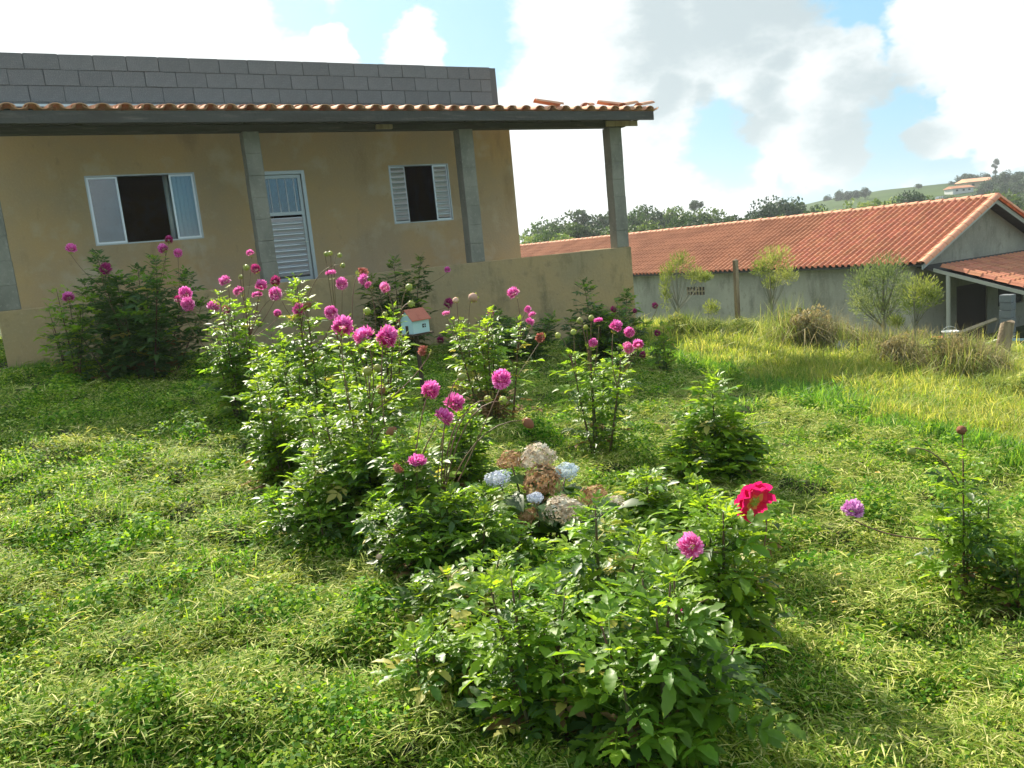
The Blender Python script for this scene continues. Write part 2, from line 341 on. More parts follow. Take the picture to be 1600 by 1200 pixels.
def glass_mat():
    m = bpy.data.materials.new('window_glass'); m.use_nodes = True; nt = m.node_tree; N = nt.nodes; L = nt.links; N.remove(N['Principled BSDF'])
    gl = N.new('ShaderNodeBsdfGlossy'); gl.inputs['Roughness'].default_value = .03; gl.inputs['Color'].default_value = (.9, .95, 1, 1)
    tr = N.new('ShaderNodeBsdfTransparent'); tr.inputs['Color'].default_value = (.75, .82, .82, 1)
    fr = N.new('ShaderNodeFresnel'); fr.inputs['IOR'].default_value = 1.9
    mx = N.new('ShaderNodeMixShader'); L.new(fr.outputs[0], mx.inputs[0]); L.new(tr.outputs[0], mx.inputs[1]); L.new(gl.outputs[0], mx.inputs[2]); L.new(mx.outputs[0], N['Material Output'].inputs[0])
    return m
M['glass'] = glass_mat()

# ------------------------------------------------------------------ ground, hill
def build_ground():
    ang = np.concatenate([np.arange(-50, 50, .4), np.arange(50, 310, 6)]); ang = np.radians(ang)
    rad = np.concatenate([[0.0], np.geomspace(.4, 16, 300), np.geomspace(16.5, 1000, 60)])
    A, RR = np.meshgrid(ang, rad); X = RR*np.sin(A); Y = RR*np.cos(A); Z = Gn(X, Y)
    na = len(ang); nr = len(rad); V = np.stack([X, Y, Z], -1).reshape(-1, 3)
    i, j = np.meshgrid(np.arange(nr-1), np.arange(na), indexing='ij'); j2 = (j+1) % na
    F = np.stack([i*na+j, i*na+j2, (i+1)*na+j2, (i+1)*na+j], -1).reshape(-1, 4)
    o = link('ground', mesh_np('ground', V, F, ground_mat(), smooth=True)); tag(o, kind='structure')
    # hill with the crop field, crest about 330-480 m away
    az = np.radians(np.linspace(2, 60, 120)); t = np.linspace(0, 1, 60)
    AZ, T = np.meshgrid(az, t)
    crest = np.interp(np.degrees(az), [2, 14, 18.5, 20.3, 22, 25.5, 29, 31, 33.5, 60], [.0, .4, .72, 1.0, 1.22, 1.42, 1.40, 1.36, 1.4, 2.4])   # elevation of the crest, degrees
    Rr = 110 + T*700; prof = np.sin(np.clip(T/.48, 0, 1)*math.pi/2)**1.3*(1-.7*sst((T-.5)/.5))
    H = np.tan(np.radians(crest))[None]*(110+.48*700)
    Z = -9 + (H+10.5)*prof + 1.2*sn(AZ*14, T*7, .4, 3)*prof*(1-prof)*3
    V = np.stack([Rr*np.sin(AZ), Rr*np.cos(AZ), Z], -1).reshape(-1, 3); na = len(az); nr = len(t)
    i, j = np.meshgrid(np.arange(nr-1), np.arange(na-1), indexing='ij')
    F = np.stack([i*na+j, i*na+j+1, (i+1)*na+j+1, (i+1)*na+j], -1).reshape(-1, 4)
    tag(link('hill', mesh_np('hill', V, F, hill_mat(), smooth=True)), kind='structure')
    def hill_z(azd, r):
        T_ = (r-110)/700; c = np.interp(azd, [2, 14, 18.5, 20.3, 22, 25.5, 29, 31, 33.5, 60], [.0, .4, .72, 1.0, 1.22, 1.42, 1.40, 1.36, 1.4, 2.4])
        p = math.sin(min(T_/.48, 1)*math.pi/2)**1.3*(1-.7*float(sst((T_-.5)/.5)))
        return -9+(math.tan(math.radians(c))*(110+.48*700)+10.5)*p
    return hill_z
hill_z = build_ground()

# ------------------------------------------------------------------ scattering (geometry nodes instances of small meshes)
def scatter(name, pts, rot, scl, idx, meshes):
    cl = bpy.data.collections.new(name+'_sources')
    for k, me in enumerate(meshes):
        o = bpy.data.objects.new('%s_source_%02d' % (name, k), me); cl.objects.link(o)
    me = bpy.data.meshes.new(name); n = len(pts); me.vertices.add(n); me.vertices.foreach_set('co', np.asarray(pts, np.float32).ravel())
    for nm, arr, ty in (('rot', rot, 'FLOAT_VECTOR'), ('scl', scl, 'FLOAT'), ('idx', idx, 'INT')):
        a = me.attributes.new(nm, ty, 'POINT'); a.data.foreach_set('vector' if ty == 'FLOAT_VECTOR' else 'value', np.asarray(arr, np.int32 if ty == 'INT' else np.float32).ravel())
    o = link(name, me); ng = bpy.data.node_groups.new(name+'_nodes', 'GeometryNodeTree')
    ng.interface.new_socket('Geometry', in_out='INPUT', socket_type='NodeSocketGeometry'); ng.interface.new_socket('Geometry', in_out='OUTPUT', socket_type='NodeSocketGeometry')
    N = ng.nodes; L = ng.links; gi = N.new('NodeGroupInput'); go = N.new('NodeGroupOutput'); ip = N.new('GeometryNodeInstanceOnPoints')
    ci = N.new('GeometryNodeCollectionInfo'); ci.inputs[0].default_value = cl; ci.inputs[1].default_value = True; ci.inputs[2].default_value = True
    def na(nm, ty):
        x = N.new('GeometryNodeInputNamedAttribute'); x.data_type = ty; x.inputs['Name'].default_value = nm; return x.outputs['Attribute']
    L.new(gi.outputs[0], ip.inputs['Points']); L.new(ci.outputs[0], ip.inputs['Instance']); ip.inputs['Pick Instance'].default_value = True
    L.new(na('idx', 'INT'), ip.inputs['Instance Index']); L.new(na('rot', 'FLOAT_VECTOR'), ip.inputs['Rotation']); L.new(na('scl', 'FLOAT'), ip.inputs['Scale'])
    L.new(ip.outputs[0], go.inputs[0])
    md = o.modifiers.new('scatter', 'NODES'); md.node_group = ng
    return o
def quads_from(P0, P1, W, mid=None):
    """blades: base P0, tip P1, half-width vector W -> pointed 4-corner faces"""
    n = len(P0); Mi = (P0+P1)/2 if mid is None else mid
    V = np.stack([P0-W*.35, P0+W*.35, Mi+W, P1, Mi-W], 1).reshape(-1, 3)
    b = np.arange(n)[:, None]*5
    return V, np.concatenate([b+0, b+1, b+2, b+4], 1), np.concatenate([b+4, b+2, b+3, b+3], 1)
def blade_mesh(name, P0, P1, W, mid, m, r):
    n = len(P0); V = np.stack([P0-W*.6, P0+W*.6, mid+W, mid-W, P1], 1).reshape(-1, 3); b = np.arange(n)[:, None]*5
    F = np.concatenate([np.concatenate([b, b+1, b+2], 1), np.concatenate([b, b+2, b+3], 1), np.concatenate([b+3, b+2, b+4], 1)])
    return mesh_np(name, V, F, m, attr=np.tile(r, 3))
def rdir(n):
    v = rng.normal(size=(n, 3)); return v/np.linalg.norm(v, axis=1)[:, None]
def leaflets_mesh(name, C, Nrm, T, size, m, r, asp=.55):
    """small diamond-shaped leaves centred at C, in the plane of T and Nrm x T"""
    B = np.cross(Nrm, T); B /= np.linalg.norm(B, axis=1)[:, None]+1e-9; s = size[:, None]
    V = np.stack([C-T*s, C+B*s*asp-T*s*.1, C+T*s, C-B*s*asp-T*s*.1], 1).reshape(-1, 3)
    b = np.arange(len(C))[:, None]*4
    return mesh_np(name, V, np.concatenate([b, b+1, b+2, b+3], 1), m, attr=r)
def clover(k):
    n = 110; a = rng.uniform(0, 2*np.pi, n); rr = .13*np.sqrt(rng.uniform(0, 1, n)); h = rng.uniform(.0, .034, n)*(1-.5*(rr/.13)**2)
    C = np.stack([rr*np.cos(a), rr*np.sin(a), h], 1); Nr = np.array([0, 0, 1.])+rng.normal(size=(n, 3))*.42; Nr /= np.linalg.norm(Nr, axis=1)[:, None]
    T = np.cross(Nr, rdir(n)); T /= np.linalg.norm(T, axis=1)[:, None]
    return leaflets_mesh('clover', C, Nr, T, rng.uniform(.0045, .0105, n), M['lawn'], rng.uniform(0, 1, n)**1.3, .7)
def mound(k):
    n = 230; d = rdir(n); d[:, 2] = np.abs(d[:, 2]); rad = rng.uniform(.6, 1.05, n)[:, None]; C = d*rad*np.array([.10, .10, .085+.02*k])+np.array([0, 0, .005])
    Nr = d+rng.normal(size=(n, 3))*.45+np.array([0, 0, .5]); Nr /= np.linalg.norm(Nr, axis=1)[:, None]; T = np.cross(Nr, rdir(n)); T /= np.linalg.norm(T, axis=1)[:, None]
    return leaflets_mesh('weed_rosette', C, Nr, T, rng.uniform(.007, .013, n), M['lawn'], rng.uniform(0, .85, n)**1.2, .62)
def clippings(k):
    n = 115; a = rng.uniform(0, 2*np.pi, n); rr = .15*np.sqrt(rng.uniform(0, 1, n)); C = np.stack([rr*np.cos(a), rr*np.sin(a), rng.uniform(0, .028, n)], 1)
    th = rng.normal(k*1.2, .8, n); T = np.stack([np.cos(th), np.sin(th), rng.normal(0, .22, n)], 1); Ln = rng.uniform(.008, .030, n)[:, None]
    W = np.stack([-np.sin(th), np.cos(th), rng.normal(0, .5, n)], 1)*rng.uniform(.0009, .0022, n)[:, None]
    return blade_mesh('clipping', C-T*Ln, C+T*Ln, W, C+np.array([0, 0, 1])*rng.uniform(0, .006, n)[:, None], M['clip'], rng.uniform(0, 1, n))
def grass(k, n, h0, h1, spread, lean, wid, m, name):
    a = rng.uniform(0, 2*np.pi, n); rr = spread*np.sqrt(rng.uniform(0, 1, n)); P0 = np.stack([rr*np.cos(a), rr*np.sin(a), np.full(n, -.01)], 1)
    h = rng.uniform(h0, h1, n); b = rng.uniform(0, 2*np.pi, n); l = rng.uniform(.1, lean, n)*h
    D = np.stack([np.cos(b)*l, np.sin(b)*l, np.zeros(n)], 1)
    mid = P0+D*.35+np.array([0, 0, 1])*(h*.6)[:, None]; P1 = P0+D+np.array([0, 0, 1])*(h*(1-.35*(l/h)**2))[:, None]
    W = np.stack([-np.sin(b), np.cos(b), np.zeros(n)], 1)*(wid*rng.uniform(.6, 1.3, n))[:, None]
    return blade_mesh(name, P0, P1, W, mid, m, rng.uniform(0, 1, n))
CUT = {}
def inside_house(x, y):
    dx = x+5.58; dy = y-9.40; s = dx*math.cos(R(29.5))+dy*math.sin(R(29.5)); w = -dx*math.sin(R(29.5))+dy*math.cos(R(29.5))
    return (s > -.3) & (s < 9.1) & (w > -.02) & (w < 7)
def polar_pts(n, r0, r1, a0=-46, a1=46):
    a = np.radians(rng.uniform(a0, a1, n)); r = np.exp(rng.uniform(math.log(r0), math.log(r1), n)); return r*np.sin(a), r*np.cos(a), r
def lay(name, x, y, scl, idx, meshes, tilt=.12, dz=0):
    n = len(x); rot = np.stack([rng.normal(0, tilt, n), rng.normal(0, tilt, n), rng.uniform(0, 6.28, n)], 1)
    return scatter(name, np.stack([x, y, Gn(x, y)+dz], 1), rot, scl, idx, meshes)
def build_grass():
    # mown lawn: low leafy plants with cut grass lying on it
    meshes = [clover(k) for k in range(5)]+[clippings(k) for k in range(5)]+[grass(k, 34, .03, .08, .09, 1.1, .0020, M['tallgrass'], 'short_grass') for k in range(3)]+[grass(k, 14, .06, .12, .05, 1.2, .002, M['tallgrass'], 'long_grass') for k in range(2)]+[mound(k) for k in range(3)]
    x, y, r = polar_pts(30000, 1.3, 15); ok = (x < lawn_edge(y)+rng.normal(0, .12, len(x))) & ~inside_house(x, y); x, y, r = x[ok], y[ok], r[ok]; n = len(x)
    dry = .5+.5*sn(x, y, .5, 4)+.13*(x+.5)   # drier clippings to the right, greener and leafier to the left
    u = rng.uniform(0, 1, n); pc = np.clip(.36+.42*dry, .26, .93)
    typ = np.where(u < pc, 1, 0); u2 = rng.uniform(0, 1, n); typ = np.where(u2 < .09, 2, typ); typ = np.where(u2 > .998, 3, typ); typ = np.where((u2 > .90) & (u2 < .995) & (sn(x, y, 1.1, 6) > .1) & (rng.uniform(0, 1, n) < np.clip(r*r/14, .12, 1)), 4, typ)
    idx = np.select([typ == 0, typ == 1, typ == 2, typ == 3], [rng.integers(0, 5, n), rng.integers(5, 10, n), rng.integers(10, 13, n), rng.integers(13, 15, n)], rng.integers(15, 18, n))
    scl = rng.uniform(.75, 1.3, n)*np.clip(.75+.09*r, .8, 1.7)
    tag(lay('lawn', x, y, scl, idx, meshes, .2), 'mown lawn of small weeds and cut grass clippings', 'lawn', kind='stuff')
    # longer grass at the edge of the lawn and the yellow-green meadow beyond
    tg = [grass(k, 60, .07, .20, .12, 1.1, .0036, M['tallgrass'], 'tall_grass') for k in range(4)]
    md = [grass(k, 70, .06, .24, .17, 1.3, .0034, M['meadow'], 'meadow_grass') for k in range(4)]
    x, y, r = polar_pts(26000, 3.2, 28, 2, 46); e = lawn_edge(y); ok = (x > e+rng.normal(0, .12, len(x))) & (.6*x+.8*y < 19) & ~inside_house(x, y); x, y, r, e = x[ok], y[ok], r[ok], e[ok]; n = len(x)
    green = (x-e) < .55+.5*sn(x, y, .6, 5)+rng.uniform(-.25, .25, n)
    idx = np.where(green, rng.integers(0, 4, n), rng.integers(4, 8, n)); scl = rng.uniform(.7, 1.25, n)*np.clip(.8+.03*r, .8, 1.5)*np.where(green, 1.0, .8+.5*np.clip((.6*x+.8*y-7)/6, 0, 1))
    tag(lay('meadow_grass', x, y, scl, idx, tg+md, .24), 'long green to yellow grass on the bank right of the lawn', 'grass', kind='stuff')
    # blades along the foot of the porch wall
    s = rng.uniform(-.2, 9, 700); w = -rng.uniform(0, .35, 700)**1.0; c, sn_ = math.cos(R(29.5)), math.sin(R(29.5))
    x = -5.58+s*c-w*sn_; y = 9.40+s*sn_+w*c
    tag(lay('wall_foot_grass', x, y, rng.uniform(.4, .9, 700), rng.integers(0, 4, 700), tg, .1), 'uncut grass along the foot of the porch wall', 'grass', kind='stuff')
    # little yellow flowers in the lawn
    V = []; F = []
    for j in range(6):
        a = j*math.pi/3; V += [(0, 0, .0), (.011*math.cos(a-.35), .011*math.sin(a-.35), .003), (.017*math.cos(a), .017*math.sin(a), .001), (.011*math.cos(a+.35), .011*math.sin(a+.35), .003)]; F.append((j*4, j*4+1, j*4+2, j*4+3))
    yf = mesh_np('yellow_flower', V, F, M['yellow_petal']); x, y, r = polar_pts(150, 1.9, 8); ok = x < lawn_edge(y)-.2; x, y = x[ok], y[ok]
    tag(lay('lawn_flowers', x, y, rng.uniform(.6, 1.2, len(x)), np.zeros(len(x)), [yf], .4, .045), 'tiny yellow flowers dotted over the lawn', 'flowers', kind='stuff')
build_grass()
def haze():
    m = bpy.data.materials.new('haze'); m.use_nodes = True; nt = m.node_tree; N = nt.nodes; N.remove(N['Principled BSDF'])
    v = N.new('ShaderNodeVolumePrincipled'); v.inputs['Color'].default_value = (.86, .93, 1, 1); v.inputs['Density'].default_value = .0005; v.inputs['Anisotropy'].default_value = .5
    nt.links.new(v.outputs[0], N['Material Output'].inputs['Volume'])
    o = MB().box(-1020, 1020, -1020, 1020, -13, 40).obj('haze', m); tag(o, kind='stuff')
haze()
#PART2
# ------------------------------------------------------------------ the house with its porch
HZ = R(29.5)
def build_house():
    H = empty('house', (-5.58, 9.40, 0), HZ)
    tag(H, 'low ochre rendered house with a porch and bare grey block wall above the tiles', 'house')
    def part(name, boxes, m, bev=0, parent=H):
        b = MB()
        for x in boxes: b.box(*x)
        return b.obj(name, M[m], parent, bevel=bev)
    L0 = -.09; WR = 7.58
    WLz = (2.09, 3.01); DRz = (.88, 2.985)
    wl = (.96, 2.35); dr = (3.10, 3.92); wr = (5.28, 6.34)
    y0, y1 = 1.30, 1.45
    # front wall built around its three openings, pieces butted end to end
    segs = [(L0, y0, wl[0], .6, 3.75)]
    bx = [(L0, wl[0], y0, y1, .6, 3.75), (wl[0], wl[1], y0, y1, .6, WLz[0]), (wl[0], wl[1], y0, y1, WLz[1], 3.75), (wl[1], dr[0], y0, y1, .6, 3.75),
          (dr[0], dr[1], y0, y1, DRz[1], 3.75), (dr[0], dr[1], y0, y1, .6, DRz[0]), (dr[1], wr[0], y0, y1, .6, 3.75),
          (wr[0], wr[1], y0, y1, .6, WLz[0]), (wr[0], wr[1], y0, y1, WLz[1], 3.75), (wr[1], WR, y0, y1, .6, 3.75)]
    part('front_wall', bx, 'plaster')
    part('side_wall', [(WR-.15, WR, y1, 6.2, -.3, 3.75)], 'plaster'); part('side_wall', [(L0, L0+.15, y1, 6.2, -.3, 3.75)], 'plaster')
    part('back_wall', [(L0+.15, WR-.15, 6.05, 6.2, -.3, 3.75)], 'plaster')
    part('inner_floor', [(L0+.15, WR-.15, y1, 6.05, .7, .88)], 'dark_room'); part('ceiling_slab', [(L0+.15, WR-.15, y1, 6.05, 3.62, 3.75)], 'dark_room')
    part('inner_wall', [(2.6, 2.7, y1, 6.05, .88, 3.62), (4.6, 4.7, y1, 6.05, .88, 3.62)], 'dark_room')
    part('upper_back_wall', [(L0, WR-.15, 6.05, 6.19, 3.752, 4.5), (WR-.30, WR-.15, y1+.2, 6.05, 3.752, 4.5)], 'block')
    # bare concrete blocks above the porch roof, each one a block
    mor = part('mortar_bed', [(L0+.005, 7.425, 1.32, 1.44, 3.752, 4.545)], 'mortar')
    bm_ = [MB().box(-.194, .194, 0, .14, .004, .196).mesh('concrete_block', M['block']) for _ in range(1)][0]
    hm_ = MB().box(-.094, .094, 0, .14, .004, .196).mesh('half_block', M['block'])
    for r_ in range(4):
        x = L0+(.2 if r_ % 2 else 0.0); z = 3.755+.2*r_
        if r_ % 2:
            o = link('concrete_block', hm_, H); o.location = (L0+.1, 1.305+random.uniform(0, .004), z)
        while x < 7.43:
            w_ = .4 if x+.4 <= 7.45 else .2
            if x+w_ > 7.47: break
            o = link('concrete_block', bm_ if w_ == .4 else hm_, H)
            o.location = (x+w_/2, 1.305+random.uniform(-.004, .006), z+random.uniform(-.002, .002)); o.rotation_euler = (0, random.uniform(-.004, .004), random.uniform(-.006, .006)); x += w_
    part('roof_flashing', [(L0, 3.1, 1.24, 1.295, 3.885, 3.915)], 'flashing')
    # porch: plinth and parapet, floor, columns
    g0 = -.6
    part('porch_wall', [(-.25, 9.0, 0, .16, g0, 1.37), (8.84, 9.0, .16, 1.30, g0, 1.37), (-.25, -.10, .16, 1.3, g0, 1.0)], 'plinth', .008)
    part('porch_floor', [(-.10, 8.84, .16, 1.30, .70, .88)], 'concrete')
    for s0, s1, n_ in ((-.27, -.01, 0), (2.79, 3.0, 1), (5.93, 6.16, 2), (8.72, 8.97, 3)):
        b = MB(); zz = np.linspace(1.372, 3.338, 8)
        for a_, c_ in zip(zz[:-1], zz[1:]):
            e = random.uniform(-.003, .003)
            b.box(s0+e, s1+e, .004-e, .20, a_, c_)
        b.obj('column', M['concrete'], H, bevel=.006)
    # beams and rafters
    part('front_beam', [(-.30, 9.18, -.03, .06, 3.425, 3.56)], 'beam', .004); part('front_beam', [(-.30, 9.06, .00, .16, 3.34, 3.423)], 'beam', .004)
    part('beam_end', [(8.62, 9.28, -.055, -.032, 3.345, 3.432)], 'palewood', .004)
    part('wall_plate', [(L0, WR, 1.21, 1.298, 3.68, 3.80)], 'beam')
    part('support_block', [(4.62, 4.86, -.06, -.002, 3.345, 3.405)], 'palewood', .003)
    for k in range(15): part('rafter', [(.25+.64*k, .31+.64*k, -.42, .0, 3.43+.0, 3.475)], 'beam')
    part('fascia_board', [(-.3, 9.3, -.45, -.42, 3.375, 3.512)], 'beam', .003)
    # tiles of the porch roof: curved clay tiles in courses, eave course last
    def tile(r0=.085, L=.45, th=.014, k=7):
        V = []; F = []
        for yy, ra in ((0, r0), (L, r0*.86)):
            for rad_ in (ra, ra-th):
                for j in range(k+1):
                    a = math.pi*(j/k); V.append((math.cos(a)*rad_, yy, math.sin(a)*rad_*.62))
        n = k+1
        for j in range(k):
            F += [(j, j+1, 2*n+j+1, 2*n+j), (n+j, 3*n+j, 3*n+j+1, n+j+1), (j, n+j, n+j+1, j+1), (2*n+j, 2*n+j+1, 3*n+j+1, 3*n+j)]
        F += [(0, 2*n, 3*n, n), (k, n+k, 3*n+k, 2*n+k)]
        me = bpy.data.meshes.new('roof_tile'); me.from_pydata(V, [], F); me.update(); me.shade_smooth(); me.set_sharp_from_angle(angle=.7); me.materials.append(M['tile']); return me
    tm = tile(); RF = empty('porch_roof', (0, 0, 0), 0, H)
    pitch = math.atan2(.30, 1.72)
    for c_ in range(41):
        s = -.24+c_*.236
        for r_ in range(5):
            w = -.48+.36*r_; z = 3.515+(w+.48)*math.tan(pitch)
            for cap in (0, 1):
                o = link('roof_tile', tm, RF)
                jx, jy, jz = random.uniform(-.006, .006), random.uniform(-.014, .014), random.uniform(-.003, .004)
                if cap: o.location = (s+jx, w+jy, z+.022+jz); o.rotation_euler = (pitch-.045+random.uniform(-.015, .015), random.uniform(-.03, .03), random.uniform(-.02, .02))
                else: o.location = (s+.118+jx, w+.02+jy, z+.062+jz); o.rotation_euler = (pitch-.045, math.pi, 0)
                if r_ >= 3 and not cap: bpy.data.objects.remove(o)
    for s, w in ((8.05, -.3), (8.2, -.12), (8.75, -.34), (8.9, -.2), (9.1, -.32), (7.6, -.3)):    # loose spare tiles lying on top near the end
        o = link('roof_tile', tm, RF); o.location = (s, w, 3.515+(w+.48)*math.tan(pitch)+.07); o.rotation_euler = (pitch, .05, random.uniform(.4, 1.5)*random.choice((-1, 1)))
    # left window: aluminium, two glazed leaves and the open middle
    def window(x0, x1, z0, z1, name, yf=1.33):
        w = empty(name, (x0, yf, z0), 0, H); W, Hh = x1-x0, z1-z0
        b = MB(); t = .018
        b.box(0, W, -.03, .09, 0, t); b.box(0, W, -.03, .09, Hh-t, Hh); b.box(0, t, -.03, .09, t, Hh-t); b.box(W-t, W, -.03, .09, t, Hh-t)
        b.obj('frame', M['alu_paint'], w); return w, W, Hh
    w, W, Hh = window(wl[0], wl[1], *WLz, 'window')
    for x0, x1 in ((.02, .395), (1.05, W-.02)):
        b = MB(); t = .024; z0, z1 = .02, Hh-.02
        b.box(x0, x1, .0, .03, z0, z0+t); b.box(x0, x1, .0, .03, z1-t, z1); b.box(x0, x0+t, .0, .03, z0+t, z1-t); b.box(x1-t, x1, .0, .03, z0+t, z1-t)
        b.obj('sash', M['aluminium'], w)
        MB().box(x0+t, x1-t, .012, .017, z0+t, z1-t).obj('pane', M['glass'], w)
    V = []; F = []; n = 60
    for i in range(n+1):
        x = 1.0+.5*i/n; y = .22+.025*math.sin(i*.9)+.01*math.sin(i*2.3)
        V += [(x, y, -.25), (x, y, Hh+.1)]
    F = [(2*i, 2*i+2, 2*i+3, 2*i+1) for i in range(n)]
    me = bpy.data.meshes.new('curtain'); me.from_pydata(V, [], F); me.materials.append(M['curtain']); me.shade_smooth()
    o = link('curtain', me, w); sm = o.modifiers.new('thickness', 'SOLIDIFY'); sm.thickness = .004
    # right window: louvred shutters slid apart
    w, W, Hh = window(wr[0], wr[1], *WLz, 'window')
    sl_ = MB().add([(-.5, 0, 0), (.5, 0, 0), (.5, -.036, .020), (-.5, -.036, .020), (.5, -.002, .070), (-.5, -.002, .070), (.5, 0, .08), (-.5, 0, .08)],
                   [(0, 1, 2, 3), (3, 2, 4, 5), (5, 4, 6, 7), (7, 6, 1, 0), (0, 3, 5, 7), (1, 6, 4, 2)]).mesh('slat', M['aluminium'])
    for x0, x1 in ((.02, .285), (.775, W-.02)):
        b = MB(); t = .022; z0, z1 = .02, Hh-.02
        b.box(x0, x1, -.005, .03, z0, z0+t); b.box(x0, x1, -.005, .03, z1-t, z1); b.box(x0, x0+t, -.005, .03, z0+t, z1-t); b.box(x1-t, x1, -.005, .03, z0+t, z1-t)
        b.obj('shutter_frame', M['aluminium'], w)
        for k in range(10):
            o = link('slat', sl_, w); o.location = ((x0+x1)/2, .012, z0+t+.0835*k); o.scale = (x1-x0-2*t, 1, 1)
    # door: barred light above, louvred panel below
    d = empty('door', (dr[0], 1.345, DRz[0]), 0, H); W = dr[1]-dr[0]; Hh = DRz[1]-DRz[0]
    b = MB(); t = .05; b.box(0, W, -.045, .08, Hh-t, Hh); b.box(0, t, -.045, .08, 0, Hh-t); b.box(W-t, W, -.045, .08, 0, Hh-t)
    b.obj('frame', M['alu_paint'], d)
    b = MB(); zb = 2.40-DRz[0]; x0, x1 = t+.004, W-t-.004
    b.box(x0, x0+.05, 0, .035, .01, Hh-t-.004); b.box(x1-.05, x1, 0, .035, .01, Hh-t-.004)
    for z_ in (.01, zb-.06, Hh-t-.054): b.box(x0+.05, x1-.05, 0, .035, z_, z_+.05)
    b.box(x0+.05, x1-.05, 0, .035, .46, .53)
    b.obj('door_leaf', M['alu_paint'], d)
    for k in range(5):
        xx = x0+.05+(x1-x0-.1)*(k+.5)/5; MB().tube([(xx, .018, zb-.01), (xx, .018, Hh-t-.054)], .007, 6).obj('bar', M['aluminium'], d)
    MB().box(x0+.05, x1-.05, .024, .028, zb-.01, Hh-t-.054).obj('pane', M['glass'], d)
    for k in range(11):
        o = link('slat', sl_, d); o.location = ((x0+x1)/2, .02, .54+.0805*k); o.scale = (x1-x0-.1, 1, 1)
    for k in range(5):
        o = link('slat', sl_, d); o.location = ((x0+x1)/2, .02, .06+.0795*k); o.scale = (x1-x0-.1, 1, 1)
    MB().tube([(x1-.025, -.03, 1.05), (x1-.025, -.05, 1.05), (x1-.13, -.05, 1.05)], .008, 6).obj('handle', M['aluminium'], d)
    # concrete path beyond the left end of the porch
    p = MB().box(-2.4, -.26, .3, 4.5, .3, .70).obj('path', M['path']); p.location = H.location; p.rotation_euler = (0, 0, HZ); tag(p, kind='structure')
build_house()

